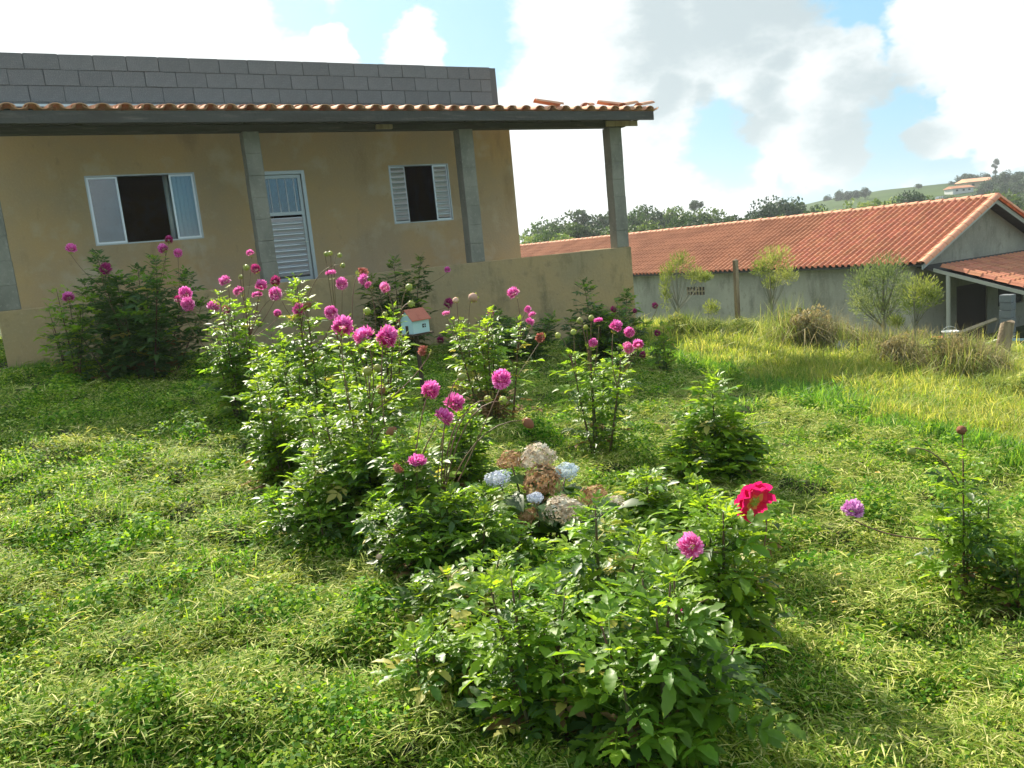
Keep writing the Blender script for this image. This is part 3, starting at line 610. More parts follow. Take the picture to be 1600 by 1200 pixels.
# ------------------------------------------------------------------ the long barn
def build_barn():
    P0 = at(1440, 412, 24.0); BZ = math.atan2(math.cos(R(-30.5)), math.sin(R(-30.5)))
    B = empty('barn', (P0.x, P0.y, P0.z), BZ)       # local X runs away along the barn, local -Y is the direction across it (q)
    tag(B, 'long low grey barn with a red clay tile roof on the far right', 'barn')
    zg = -2.85-P0.z; LEN = 31.0; RQ = 4.01; RZ = 1.69-P0.z
    def part(name, boxes, m, bev=0, parent=B):
        b = MB()
        for x0, x1, q0, q1, z0, z1 in boxes: b.box(x0, x1, -q1, -q0, z0, z1)
        return b.obj(name, M[m], parent, bevel=bev)
    gb = .42
    # long side wall with a small grille opening
    def sidepx(px, z=None):
        r = ray(px, 455); q = Vector((math.cos(R(-30.5)), -math.sin(R(-30.5)), 0)); b_ = Vector((math.sin(R(-30.5)), math.cos(R(-30.5)), 0))
        t = ((P0-EYE).dot(q)+.35)/r.dot(q); return (r*t-(P0-EYE)).dot(b_)
    v0, v1 = sidepx(1101), sidepx(1073); vz0, vz1 = -.95, -.62
    part('side_wall', [(gb, v0, .35, .5, zg, -.02), (v1, LEN, .35, .5, zg, -.02), (v0, v1, .35, .5, zg, vz0), (v0, v1, .35, .5, vz1, -.02)], 'barn_wall')
    part('side_wall', [(gb, LEN, 7.5, 7.65, zg, -.02)], 'barn_wall'); part('end_wall', [(LEN-.15, LEN, .5, 7.5, zg, -.02)], 'barn_wall')
    vn = empty('vent', (v0, -.36, vz0), 0, B); n = 6
    b = MB()
    for k in range(n+1): b.box((v1-v0)*k/n-.02, (v1-v0)*k/n+.02, -.06, 0, 0, vz1-vz0)
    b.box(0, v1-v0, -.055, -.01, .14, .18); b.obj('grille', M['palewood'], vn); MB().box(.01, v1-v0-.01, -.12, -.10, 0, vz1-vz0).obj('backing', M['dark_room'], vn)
    # gable wall: lower part around the doorway, then the triangle
    dq0, dq1, dz = 2.55, 4.35, -.95; wq0, wq1, wz0, wz1 = 5.0, 6.6, -1.9, -1.0
    part('gable_wall', [(gb, gb+.15, .35, dq0, zg, -.02), (gb, gb+.15, dq0, dq1, dz, -.02), (gb, gb+.15, dq1, wq0, zg, -.02), (gb, gb+.15, wq0, wq1, zg, wz0), (gb, gb+.15, wq0, wq1, wz1, -.02), (gb, gb+.15, wq1, 7.65, zg, -.02)], 'barn_wall')
    tri = [(gb, -.35, -.018), (gb, -7.65, -.018), (gb, -RQ, RZ-.13)]
    MB().add(tri+[(x+.14, y, z) for x, y, z in tri], [(0, 1, 2), (5, 4, 3), (0, 3, 4, 1), (1, 4, 5, 2), (2, 5, 3, 0)]).obj('gable', M['barn_wall'], B)
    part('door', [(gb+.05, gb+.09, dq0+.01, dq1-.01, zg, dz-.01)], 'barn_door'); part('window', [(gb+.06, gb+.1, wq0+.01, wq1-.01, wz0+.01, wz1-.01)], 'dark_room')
    # roof: boards below, curved clay tiles above
    sl = math.hypot(RQ+.1, RZ); pit = math.atan2(RZ, RQ)
    for sgn, q0 in ((1, 0), (-1, 2*RQ)):
        V = [(0, -q0, -.03), (LEN, -q0, -.03), (LEN, -RQ, RZ-.03), (0, -RQ, RZ-.03)]; V2 = [(x, y, z-.05) for x, y, z in V]
        F = [(0, 1, 2, 3), (7, 6, 5, 4), (0, 4, 5, 1), (1, 5, 6, 2), (2, 6, 7, 3), (3, 7, 4, 0)]
        MB().add(V+V2, F).obj('roof_deck', M['beam'], B)
    def rolltile(W=.235, L=.42, n=7, m='tile_barn'):
        """one S-shaped tile: pan and roll, lying along +Y (up the slope)"""
        prof = [(-.5, .012), (-.30, .0), (-.12, .012), (-.02, .045), (.10, .066), (.25, .070), (.38, .050), (.5, .012)]
        V = []; F = []; k = len(prof)
        for yy, lift in ((0, .018), (L, 0)):
            for th in (0, -.012): V += [(x*W, yy, z*1.4+lift+th) for x, z in prof]
        for j in range(k-1): F += [(j, j+1, 2*k+j+1, 2*k+j), (j, k+j, k+j+1, j+1)]
        me = bpy.data.meshes.new('roof_tile'); me.from_pydata(V, [], F); me.materials.append(M[m]); me.update(); me.shade_smooth(); me.set_sharp_from_angle(angle=1.0); return me, V, F
    tme, TV, TF = rolltile(); TVn = np.array(TV); TW = .235; ncol = int(LEN/TW); rows = 12; pitchL = sl/rows
    near = []
    for c_ in range(ncol):
        for r_ in range(rows): near.append((c_, r_))
    near.sort(key=lambda t: (t[0]*TW)**2+(t[1]*pitchL*.8)**2*0+0)
    single = set(near[:300])
    mir = Matrix.Identity(4)
    for side in (0, 1):
        VV = []; FF = []; att = []
        for c_, r_ in near:
            d_ = r_*pitchL-.06; s_ = (c_+.5)*TW
            if side == 0:
                Mx = Matrix.Translation((s_, -d_*math.cos(pit), d_*math.sin(pit)+.0)) @ Matrix.Rotation(math.pi, 4, 'Z') @ Matrix.Rotation(pit, 4, 'X')
            else:
                Mx = Matrix.Translation((s_, -(2*RQ-d_*math.cos(pit)), d_*math.sin(pit))) @ Matrix.Rotation(pit, 4, 'X')
            if side == 0 and (c_, r_) in single:
                o = link('roof_tile', tme, B); o.matrix_local = Mx @ Matrix.Rotation(random.uniform(-.012, .012), 4, 'Z') @ Matrix.Translation((random.uniform(-.004, .004), random.uniform(-.01, .01), random.uniform(0, .004)))
            else:
                A = np.array(Mx); W_ = TVn @ A[:3, :3].T + A[:3, 3]; W_ = W_+rng.normal(0, .0025, 3); n0 = len(VV)*len(TV)
                VV.append(W_); FF.append(np.array(TF)+n0)
        me = mesh_np('roof_tiles', np.concatenate(VV), np.concatenate(FF), M['tile_barn'], smooth=True); me.set_sharp_from_angle(angle=1.0)
        tag(link('distant_roof_tiles' if side == 0 else 'rear_roof_tiles', me, B), kind='stuff')
    # ridge caps and the tiles along the rake
    cap = MB(); k = 6
    for yy, ra in ((0, .13), (.47, .112)): cap.v += [(yy, math.cos(math.pi*j/k)*ra, math.sin(math.pi*j/k)*ra*.75) for j in range(k+1)]
    for yy, ra in ((0, .113), (.47, .1)): cap.v += [(yy, math.cos(math.pi*j/k)*ra, math.sin(math.pi*j/k)*ra*.75) for j in range(k+1)]
    n = k+1
    for j in range(k): cap.f += [(j, j+1, n+j+1, n+j), (2*n+j, 3*n+j, 3*n+j+1, 2*n+j+1), (j, 2*n+j, 2*n+j+1, j+1)]
    cme = cap.mesh('ridge_tile', M['tile_pale'], True); cme.set_sharp_from_angle(angle=.9)
    for i in range(int(LEN/.435)):
        o = link('ridge_tile', cme, B); o.location = (-.04+i*.435, -RQ, RZ+.03+random.uniform(-.006, .006)); o.rotation_euler = (random.uniform(-.05, .05), .035, random.uniform(-.015, .015))
    for sd in (0, 1):
        for i in range(11):
            d_ = i*.405; o = link('rake_tile', cme, B)
            if sd == 0: o.matrix_local = Matrix.Translation((-.06, -d_*math.cos(pit)+.08, d_*math.sin(pit)+.0)) @ Matrix.Rotation(-math.pi/2, 4, 'Z') @ Matrix.Rotation(-pit, 4, 'Y') @ Matrix.Rotation(.3, 4, 'X')
            else: o.matrix_local = Matrix.Translation((-.06, -(2*RQ-d_*math.cos(pit))-.08, d_*math.sin(pit)+.0)) @ Matrix.Rotation(math.pi/2, 4, 'Z') @ Matrix.Rotation(-pit, 4, 'Y') @ Matrix.Rotation(-.3, 4, 'X')
    # barge boards
    for sd in (0, 1):
        q0 = 0 if sd == 0 else 2*RQ; V = [(-.03, -q0, -.05), (-.03, -RQ, RZ-.05), (-.03, -RQ, RZ-.19), (-.03, -q0, -.19)]
        MB().add(V+[(x+.028, y, z) for x, y, z in V], [(0, 1, 2, 3), (7, 6, 5, 4), (0, 4, 5, 1), (1, 5, 6, 2), (2, 6, 7, 3), (3, 7, 4, 0)]).obj('barge_board', M['galv'], B)
    # lean-to roof in front of the gable
    lp = math.atan2(.85, 3.1); out = 3.3
    def lz(d): return -.08-d*math.tan(lp)           # height at distance d in front of the gable plane
    q0, q1 = .42, 8.4
    V = [(gb, -q0, lz(0)-.03), (gb, -q1, lz(0)-.03), (-out, -q1, lz(out)-.03), (-out, -q0, lz(out)-.03)]
    MB().add(V+[(x, y, z-.05) for x, y, z in V], [(0, 1, 2, 3), (7, 6, 5, 4), (0, 4, 5, 1), (1, 5, 6, 2), (2, 6, 7, 3), (3, 7, 4, 0)]).obj('lean_to_deck', M['beam'], B)
    VV = []; n0 = 0; FF = []; nr = 9; ls = out/math.cos(lp)+.4
    lt = []
    for c_ in range(int((q1-q0)/TW)):
        for r_ in range(nr):
            d_ = out+.08-r_*.40*math.cos(lp)
            if d_ < .3: continue
            lt.append((c_, r_))
            Mx = Matrix.Translation((-d_, -(q0+(c_+.5)*TW), lz(d_))) @ Matrix.Rotation(-math.pi/2, 4, 'Z') @ Matrix.Rotation(lp, 4, 'X')
            o = link('lean_to_tile', tme, B); o.matrix_local = Mx @ Matrix.Rotation(random.uniform(-.012, .012), 4, 'Z')
            if len(lt) > 290: break
        if len(lt) > 290: break
    V = [(-.12, -q0+.0, lz(.12)-.10), (-out, -q0, lz(out)-.10), (-out, -q0, lz(out)-.2), (-.12, -q0, lz(.12)-.2)]
    MB().add([(x, y+.03, z+.03) for x, y, z in V]+[(x, y-.03, z+.03) for x, y, z in V], [(3, 2, 1, 0), (4, 5, 6, 7), (0, 1, 5, 4), (1, 2, 6, 5), (2, 3, 7, 6), (3, 0, 4, 7)]).obj('side_rail', M['pale_paint'], B)
    part('front_rail', [(-out+.1, -out+.22, q0, q1, lz(out)-.22, lz(out)-.09)], 'beam')
    b = MB(); b.tube([(-.56, -.42, zg-.1), (-.56, -.42, lz(.56)-.17)], .06, 10); b.obj('post', M['pale_paint'], B)
    for q_, d_ in ((2.6, 3.1), (5.4, 3.1), (8.1, 3.1)):
        b = MB(); b.box(-d_-.09, -d_+.09, -q_-.09, -q_+.09, zg-.2, lz(d_)-.23); b.obj('post', M['concrete'], B)
    return B, P0, zg
barn, BP0, BZG = build_barn()

# ------------------------------------------------------------------ small things by the barn
def small_things():
    # concrete fence post in the grass
    p = at(1153, 500, 15.0); top = at(1153, 404, 15.0); zb = G(p.x, p.y)
    b = MB(); b.box(-.036, .036, -.036, .036, zb-.3, top.z-.03); b.add([(-.036,-.036,top.z-.03),(.036,-.036,top.z-.03),(.036,.036,top.z-.03),(-.036,.036,top.z-.03),(0,0,top.z)], [(0,1,4),(1,2,4),(2,3,4),(3,0,4)])
    o = b.obj('fence_post', M['old_wood']); o.location = (p.x, p.y, 0); o.rotation_euler = (0, .01, .5); tag(o, 'thin pale concrete fence post standing in the meadow before the barn wall', 'post')
    # weathered timber stump post at the right edge
    g = at(1562, 580, 10.6); top = at(1575, 503, 10.6); zb = G(g.x, g.y)
    V = []; n = 10; hs = np.linspace(zb-.3, top.z, 7)
    for i, h in enumerate(hs):
        f = (h-zb)/(top.z-zb); cx = (top.x-g.x)*f
        for j in range(n):
            a = 2*math.pi*j/n; r_ = (.10-.012*f)*(1+.13*math.sin(3*a+.8)+.05*math.sin(7*a+i)); V.append((cx+r_*math.cos(a), r_*.8*math.sin(a), h+(.02*math.sin(2*a) if i == 6 else 0)))
    F = [(i*n+j, i*n+(j+1) % n, (i+1)*n+(j+1) % n, (i+1)*n+j) for i in range(6) for j in range(n)]+[tuple(6*n+j for j in range(n))]
    o = MB().add(V, F).obj('wooden_post', M['old_wood']); o.location = (g.x, g.y, 0); tag(o, 'split weathered wooden post among the weeds at the right edge', 'post')
    # pillar of stacked blocks behind it
    g = at(1574, 512, 20.6); top = at(1574, 460, 20.6); pl = empty('block_pillar', (g.x, g.y, 0), R(35)); tag(pl, 'unfinished pillar of stacked grey blocks under the lean-to roof', 'pillar')
    bm_ = MB().box(-.14, .14, -.14, .14, .006, .194).mesh('concrete_block', M['block']); z = -2.85; zt = top.z
    n = int(round((zt-z)/.2))
    for k in range(n):
        o = link('concrete_block', bm_, pl); o.location = (random.uniform(-.006, .006), random.uniform(-.006, .006), zt-.2*(n-k)); o.rotation_euler.z = random.uniform(-.03, .03)
    # bucket, basin, pipe and chair
    def lathe(prof, k=20):
        b = MB()
        for r_, z_ in prof: b.v += [(r_*math.cos(2*math.pi*j/k), r_*math.sin(2*math.pi*j/k), z_) for j in range(k)]
        for i in range(len(prof)-1): b.f += [(i*k+j, i*k+(j+1) % k, (i+1)*k+(j+1) % k, (i+1)*k+j) for j in range(k)]
        return b
    g = at(1485, 545, 21.5); t = at(1485, 517, 21.5)
    e = empty('bucket', (g.x, g.y, g.z)); tag(e, 'white plastic bucket standing in the weeds by the lean-to post', 'bucket')
    h = t.z-g.z; lathe([(0, 0), (.17, 0), (.2, h), (.215, h), (.215, h-.03), (.19, h-.01), (.165, .03), (0, .03)]).obj('tub', M['white_plastic'], e, True)
    MB().tube([(.2*math.cos(a), .03, h-.02+.14*math.sin(a)) for a in np.linspace(0, math.pi, 9)], .006, 5).obj('handle', M['galv'], e)
    MB().box(-.3, .3, -.3, .3, -2.86-g.z, -.005).obj('stand', M['rubble'], e)
    g = at(1466, 534, 21.8); e = empty('basin', (g.x, g.y, g.z)); tag(e, 'small red plastic basin left of the white bucket', 'basin')
    lathe([(0, 0), (.13, 0), (.19, .13), (.21, .13), (.21, .12), (.18, .11), (.12, .02), (0, .02)]).obj('bowl', M['red_plastic'], e, True); MB().box(-.22, .22, -.22, .22, -2.86-g.z, -.004).obj('stand', M['rubble'], e)
    a, c = at(1506, 549, 19.5), at(1566, 529, 18.5); b = MB().tube([a, c], .035, 8); o = b.obj('metal_pipe', M['galv']); tag(o, 'pale metal pipe leaning through the weeds beside the wooden post', 'pipe')
    a, c = at(1500, 520, 22.3), at(1556, 499, 22.6); b = MB(); d = (c-a)
    b.tube([a, c], .06, 4); o = b.obj('timber_plank', M['palewood']); tag(o, 'sloping timber plank in front of the dark barn door', 'plank')
    g = at(1592, 560, 17.5); zt = at(1592, 526, 17.5).z; e = empty('metal_chair', (g.x, g.y, G(g.x, g.y)+.0), R(-40)); tag(e, 'blue grey metal chair frame at the right edge behind the wooden post', 'chair')
    H_ = zt-G(g.x, g.y)
    for sx in (-.22, .22):
        MB().tube([(sx, -.2, 0), (sx, -.18, H_*.55), (sx, .2, H_*.55)], .016, 6).obj('leg', M['blue_steel'], e); MB().tube([(sx, .24, 0), (sx, .2, H_*.55), (sx, .26, H_)], .016, 6).obj('leg', M['blue_steel'], e)
    MB().box(-.22, .22, -.2, .2, H_*.55+.017, H_*.55+.04).obj('seat', M['blue_steel'], e)
    for k in range(3): MB().box(-.22, .22, .225+.02*k, .24+.02*k, H_*(.68+.11*k), H_*(.68+.11*k)+.05).obj('back_slat', M['blue_steel'], e)
    for px, py, w_, lab in ((1325, 556, .42, 'pale grey lump of concrete rubble between two brown weed clumps'), (1415, 580, .28, 'small grey stone lump low in the weeds right of the larger rubble')):
        g = at(px, py, 11.2 if w_ > .4 else 10.8); g.z = G(g.x, g.y)+.12; w_ *= 1.2; b = MB(); n = 9; m_ = 5
        for i in range(m_):
            for j in range(n):
                th = math.pi*i/(m_-1)*.5; a = 2*math.pi*j/n; rr = w_*.5*(1+random.uniform(-.18, .18)); b.v.append((rr*math.cos(a)*math.cos(th)*1.15, rr*math.sin(a)*math.cos(th)*.8, rr*math.sin(th)*.95))
        b.f = [(i*n+j, i*n+(j+1) % n, (i+1)*n+(j+1) % n, (i+1)*n+j) for i in range(m_-1) for j in range(n)]
        o = b.obj('rubble', M['rubble']); o.location = g; tag(o, lab, 'rubble')
    # the bird house on its pole
    g = on_ground(664, 640); Y = g.y; k_ = Y/FPX
    base = at(662, 519, Y); e = empty('bird_house', (g.x, g.y, g.z), R(47)); tag(e, 'little turquoise wooden bird house with a red roof on a pole', 'bird house')
    z0 = base.z-g.z; W, D, Hh, rz = .20, .165, .135, .085
    MB().tube([(0, 0, -.1), (.004, 0, z0*.5), (0, 0, z0-.018)], .022, 8).obj('pole', M['dark_wood'], e)
    MB().box(-.135, .135, -.10, .10, z0-.018, z0).obj('platform', M['dark_wood'], e, bevel=.002)
    # long side faces the camera right, gable end with the door faces left
    x0, x1, y0, y1 = -W/2, W/2, -D/2, D/2
    b = MB().box(x0, x1, y0, y1, z0+.001, z0+Hh)
    for x in (x0, x1-.004): b.add([(x, y0, z0+Hh), (x, y1, z0+Hh), (x, 0, z0+Hh+rz), (x+.004, y0, z0+Hh), (x+.004, y1, z0+Hh), (x+.004, 0, z0+Hh+rz)], [(0, 1, 2), (5, 4, 3), (0, 2, 5, 3), (1, 4, 5, 2)])
    b.obj('walls', M['bird_wall'], e)
    ov = .018; t = .007; rp = math.atan2(rz, D/2)
    for sg in (1, -1):
        ye = sg*(D/2+ov); ze = z0+Hh-ov*math.tan(rp); V = [(x0-ov, ye, ze), (x1+ov, ye, ze), (x1+ov, 0, z0+Hh+rz), (x0-ov, 0, z0+Hh+rz)]
        MB().add([(x, y, z+.001) for x, y, z in V]+[(x, y, z+t+.001) for x, y, z in V], [(3, 2, 1, 0), (4, 5, 6, 7), (0, 1, 5, 4), (1, 2, 6, 5), (2, 3, 7, 6), (3, 0, 4, 7)]).obj('roof_board', M['bird_roof'], e)
    MB().box(x0-.004, x0-.0005, -.018, .018, z0+.004, z0+.078).obj('door', M['barn_door'], e)
    MB().box(.015, .055, y0-.004, y0-.0005, z0+.048, z0+.082).obj('window', M['barn_door'], e)
    MB().box(.033, .037, y0-.007, y0-.0045, z0+.048, z0+.082).box(.015, .055, y0-.0072, y0-.0047, z0+.063, z0+.067).obj('window_bar', M['bird_wall'], e)
small_things()

# ------------------------------------------------------------------ trees, saplings, weeds
def crown_mesh(name, m, clumps, per, leaf, flat=.8, hole=0, seed=0, tall=1.0):
    g = np.random.default_rng(seed); C = []; Nn = []; S = []; rr = []
    for c in range(clumps):
        d = g.normal(size=3); d /= np.linalg.norm(d); rad = g.uniform(.25, .72); p = d*rad*np.array([1, 1, flat*tall]); cr = g.uniform(.22, .42)
        v = g.normal(size=(per, 3)); v /= np.linalg.norm(v, axis=1)[:, None]; v = v*(g.uniform(.55, 1.08, per)**.6)[:, None]
        C.append(p+v*cr*np.array([1, 1, .85])); Nn.append(v+g.normal(size=(per, 3))*.7); S.append(g.uniform(.6, 1.4, per)*leaf); rr.append(np.clip(g.uniform(.1, .9)+g.normal(0, .14, per), 0, 1))
    C = np.concatenate(C); Nn = np.concatenate(Nn); Nn /= np.linalg.norm(Nn, axis=1)[:, None]; T = np.cross(Nn, g.normal(size=Nn.shape)); T /= np.linalg.norm(T, axis=1)[:, None]
    return leaflets_mesh(name, C, Nn, T, np.concatenate(S), m, np.concatenate(rr), .6)
def trunk_mesh(name, m, seed=0, limbs=5):
    g = random.Random(seed); b = MB(); b.tube([(0, 0, -.5), (.02, .01, -.1), (.0, .03, .35), (.04, 0, .8)], [.075, .05, .04, .02], 7)
    for i in range(limbs):
        a = g.uniform(0, 6.28); z = g.uniform(.1, .5); l = g.uniform(.4, .7); b.tube([(0, .01, z), (l*.5*math.cos(a), l*.5*math.sin(a), z+.22), (l*math.cos(a), l*math.sin(a), z+.5)], [.025, .017, .007], 5)
    return b.mesh(name, m, True)
def plant_trees():
    CR = [crown_mesh('crown', M['crown'], 30, 130, .052, .75, seed=k) for k in range(5)]
    CD = [crown_mesh('crown', M['crown_dark'], 26, 130, .052, .8, seed=20+k) for k in range(3)]
    CLt = [crown_mesh('crown', M['crown_light'], 26, 120, .052, .75, seed=30+k) for k in range(3)]
    TR = trunk_mesh('trunk', M['bark'])
    def tree(px, top, wpx, Y, kind, label, group, squash=1.0, base=None):
        p = at(px, top, Y); r = wpx*.5*Y/FPX; me = random.choice({'m': CR, 'd': CD, 'l': CLt}[kind]); zt = p.z
        ch = r*.98*squash; zc = zt-ch; zb = base if base is not None else G(p.x, p.y)
        e = empty('tree', (p.x, p.y, zb)); tag(e, label, 'tree', group)
        c = link('crown', me, e); c.location = (0, 0, zc-zb); c.scale = (r*1.2, r*1.2, ch*1.4); c.rotation_euler.z = random.uniform(0, 6.28)
        t = link('trunk', TR, e); h = max(zc-zb, .5); t.location = (0, 0, h*.35); t.scale = (r*.9, r*.9, h*.75)
        return e
    ordn = 'first second third fourth fifth sixth seventh eighth ninth tenth eleventh twelfth thirteenth fourteenth fifteenth sixteenth seventeenth eighteenth nineteenth twentieth'.split()
    tone = {'m': 'mid green', 'd': 'dark bluish', 'l': 'light green'}
    back = [(833, 346, 46, 'm'), (868, 344, 40, 'm'), (915, 322, 50, 'd'), (950, 331, 40, 'm'), (985, 330, 44, 'm'), (1002, 321, 44, 'm'), (1034, 323, 34, 'd'), (1062, 322, 44, 'm'), (1098, 326, 48, 'm'), (1135, 330, 50, 'm'),
            (1172, 333, 46, 'm'), (1192, 316, 44, 'd'), (1212, 310, 44, 'd'), (1240, 312, 46, 'd'), (1268, 322, 44, 'm')]
    for i, (px, top, w_, k) in enumerate(back): tree(px, top, w_*1.6, 105+random.uniform(-8, 8), k, '%s round tree in the back row of the far treeline, %s from the left' % (tone[k], ordn[i]), 'trees in the back row of the treeline', 1.0)
    front = [(822, 364, 34, 'l'), (850, 356, 40, 'm'), (876, 362, 34, 'l'), (903, 346, 38, 'm'), (930, 350, 42, 'd'), (962, 352, 40, 'm'), (995, 345, 44, 'm'), (1030, 345, 44, 'd'), (1058, 338, 40, 'm'), (1090, 344, 46, 'd'), (1122, 346, 54, 'm'),
             (1160, 348, 48, 'm'), (1195, 340, 44, 'm'), (1228, 334, 46, 'l'), (1258, 336, 42, 'l'), (1290, 332, 40, 'l')]
    for i, (px, top, w_, k) in enumerate(front): tree(px, top, w_*1.7, 72+random.uniform(-6, 6), k, '%s bushy tree in the front row of the far treeline, %s from the left' % (tone[k], ordn[i]), 'trees in the front row of the treeline', .9)
    tree(1084, 310, 18, 150, 'd', 'tall dark tree rising above the far treeline', None, 1.1); tree(1094, 314, 12, 152, 'd', 'small dark tree touching the tall one above the far treeline', None)
    mid = [(1275, 322, 36, 'l'), (1340, 308, 44, 'l'), (1375, 308, 40, 'l'), (1415, 307, 36, 'm'), (1450, 305, 34, 'm'), (1500, 304, 34, 'm'), (1310, 325, 38, 'l'), (1585, 322, 40, 'm'), (1610, 310, 50, 'l'), (1560, 300, 40, 'm'), (1425, 300, 26, 'd'), (1412, 303, 22, 'd')]
    for i, (px, top, w_, k) in enumerate(mid): tree(px, top, w_*2.0, 118+random.uniform(-8, 8), k, '%s tree on the low slope just above the barn ridge, %s from the left' % (tone[k], ordn[sorted(m_[0] for m_ in mid).index(px)]), 'trees on the slope above the barn ridge')
    # on the hill
    def hill_hit(px, py):
        r = ray(px, py); az = math.degrees(math.atan2(r.x, r.y)); hr = math.hypot(r.x, r.y)
        for d in np.arange(150, 445, 2.0):
            if hill_z(az, d) >= 1.5+r.z/hr*d: break
        return d*math.sin(R(az)), d*math.cos(R(az)), hill_z(az, d)
    def hilltree(px, top, w_, bot, k, label, group, sq=1.0):
        x, y, z = hill_hit(px, bot); return tree(px, top, w_, y, k, label, group, sq, base=z-.5)
    for i, (px, top, w_) in enumerate(((1293, 305, 16), (1312, 297, 20), (1326, 296, 18), (1339, 295, 15), (1351, 293, 17))):
        hilltree(px, top, w_, 313, 'd', 'small dark tree in the clump on the hill crest, %s from the left' % ordn[i], 'small trees clumped on the hill crest')
    hilltree(1435, 286, 14, 296, 'd', 'single tiny round bush alone on the crest of the green hill', None, .6)
    for i, (px, top, w_) in enumerate(((1488, 282, 12), (1505, 268, 26), (1520, 269, 22), (1538, 271, 24), (1556, 272, 26), (1572, 267, 24), (1590, 265, 26), (1612, 262, 34))):
        hilltree(px, top, w_, 289, 'd', 'dark round tree in the row on the hilltop, %s from the left' % ordn[i], 'trees on the hilltop')
    for i, (px, top, w_, bt) in enumerate(((1545, 281, 34, 300), (1572, 279, 38, 300), (1602, 279, 40, 300), (1535, 290, 26, 306), (1565, 291, 34, 310), (1592, 291, 40, 312), (1424, 303, 34, 318), (1475, 306, 26, 318), (1612, 300, 40, 320), (1580, 305, 40, 326))):
        hilltree(px, top, w_, bt, 'd' if i < 6 else 'm', 'dark bushy tree on the slope below the hilltop houses, %s from the top' % ordn[i], 'trees below the hilltop houses')
    # tall eucalyptus
    p = at(1555, 249, 390); zb = hill_z(math.degrees(math.atan2(p.x, p.y)), math.hypot(p.x, p.y))-.5; e = empty('eucalyptus_tree', (p.x, p.y, zb)); tag(e, 'tall thin eucalyptus standing above all others on the hilltop', 'tree')
    h = p.z-zb; MB().tube([(0, 0, -1), (.2, 0, h*.5), (-.1, 0, h*.95)], [.3, .22, .1], 6).obj('trunk', M['bark'], e)
    for x, z, s_ in ((.6, .90, 1.9), (-.9, .72, 1.4), (.4, .64, 1.2), (0, .42, 1.6), (1.2, .80, 1.3)):
        c = link('crown', CD[0], e); c.location = (x, 0, h*z); c.scale = (s_*.8, s_*.8, s_)
    # houses on the hill
    def farhouse(px, py, w_, h_, Y, wall, roof, label, rz=.1):
        x_, y_, z_ = hill_hit(px, py); Y = y_; p = Vector((x_, y_, z_)); k = Y/FPX; W, Hh = w_*k, h_*k; e = empty('distant_house', (p.x, p.y, p.z), rz); tag(e, label, 'house')
        MB().box(-W/2, W/2, 0, W*.6, -2, Hh*.62).obj('walls', M[wall], e)
        V = [(-W*.55, -W*.06, Hh*.6), (W*.55, -W*.06, Hh*.6), (W*.55, W*.66, Hh*.6), (-W*.55, W*.66, Hh*.6), (-W*.5, W*.3, Hh), (W*.5, W*.3, Hh)]
        MB().add(V, [(0, 1, 5, 4), (2, 3, 4, 5), (0, 4, 3), (1, 2, 5), (3, 2, 1, 0)]).obj('roof', M[roof], e)
        for f in (-.3, 0.02, .3): MB().box(W*f-W*.05, W*f+W*.05, -.06, -.01, Hh*.15, Hh*.42).obj('window', M['glass_far'], e)
    farhouse(1533, 292, 44, 14, 330, 'ochre_far', 'tile_pale', 'long ochre house with an orange roof near the hilltop')
    farhouse(1505, 300, 34, 10, 320, 'white_far', 'tile_barn', 'pale low house just below the long ochre hilltop house')
    farhouse(1473, 314, 14, 7, 260, 'white_far', 'grey_far', 'tiny white house with a grey roof on the slope')
    farhouse(1486, 316, 12, 6, 262, 'ochre_far', 'tile_pale', 'tiny orange roofed house right of the grey roofed one')
    # feathery saplings in the meadow
    def sapling(px, base_py, top_py, parts_, Y, m, label, lean=0, trunk=.02, tm='pale_bark', seed=0):
        g = at(px, base_py, Y); zb = G(g.x, g.y); e = empty('sapling', (g.x, g.y, zb)); tag(e, label, 'sapling', 'young trees in the meadow')
        k = Y/FPX; tp = at(px, top_py, Y); h = tp.z-zb; rd = random.Random(seed)
        for i, (cx, cy, w_, h_) in enumerate(parts_):
            c3 = at(cx, cy, Y+rd.uniform(-.3, .3))-Vector((g.x, g.y, zb)); rx, rz_ = w_*.5*k, h_*.5*k
            g2 = np.random.default_rng(seed*7+i); n = int(1500*max(.35, w_*h_/3600)); d = g2.normal(size=(n, 3)); d /= np.linalg.norm(d, axis=1)[:, None]; d *= (g2.uniform(0, 1, n)**.62*1.12)[:, None]
            C = d*np.array([rx, rx, rz_]); ax = np.array([0, 0, 1.])+d*1.2+g2.normal(size=(n, 3))*.35; ax /= np.linalg.norm(ax, axis=1)[:, None]
            Nn = np.cross(ax, g2.normal(size=(n, 3))); Nn /= np.linalg.norm(Nn, axis=1)[:, None]
            o = link('crown', leaflets_mesh('crown', C, Nn, ax, g2.uniform(.015, .045, n), M[m], np.clip(g2.uniform(.1, .9)+g2.normal(0, .2, n), 0, 1), .16), e); o.location = c3
            for q in range(5):
                t_ = Vector((rd.uniform(-.7, .7)*rx, rd.uniform(-.7, .7)*rx, rd.uniform(-.2, .8)*rz_))+c3
                st = Vector((lean*.3, 0, min(c3.z-rz_*.7, c3.z*.5))); MB().tube([st, (st+t_)*.5+Vector((0, 0, -.03)), t_], [trunk*.32, trunk*.2, .003], 5).obj('branch', M[tm], e)
        MB().tube([(0, 0, -.1), (lean*.4, 0, h*.4), (lean, 0, h*.8)], [trunk, trunk*.8, trunk*.4], 7).obj('trunk', M[tm], e)
    sapling(1207, 525, 384, [(1210, 405, 56, 44), (1190, 418, 34, 26), (1228, 430, 36, 30), (1205, 440, 30, 24)], 13.2, 'feather', 'slender sapling with a pale trunk and yellow-green top in front of the barn', seed=1, trunk=.018)
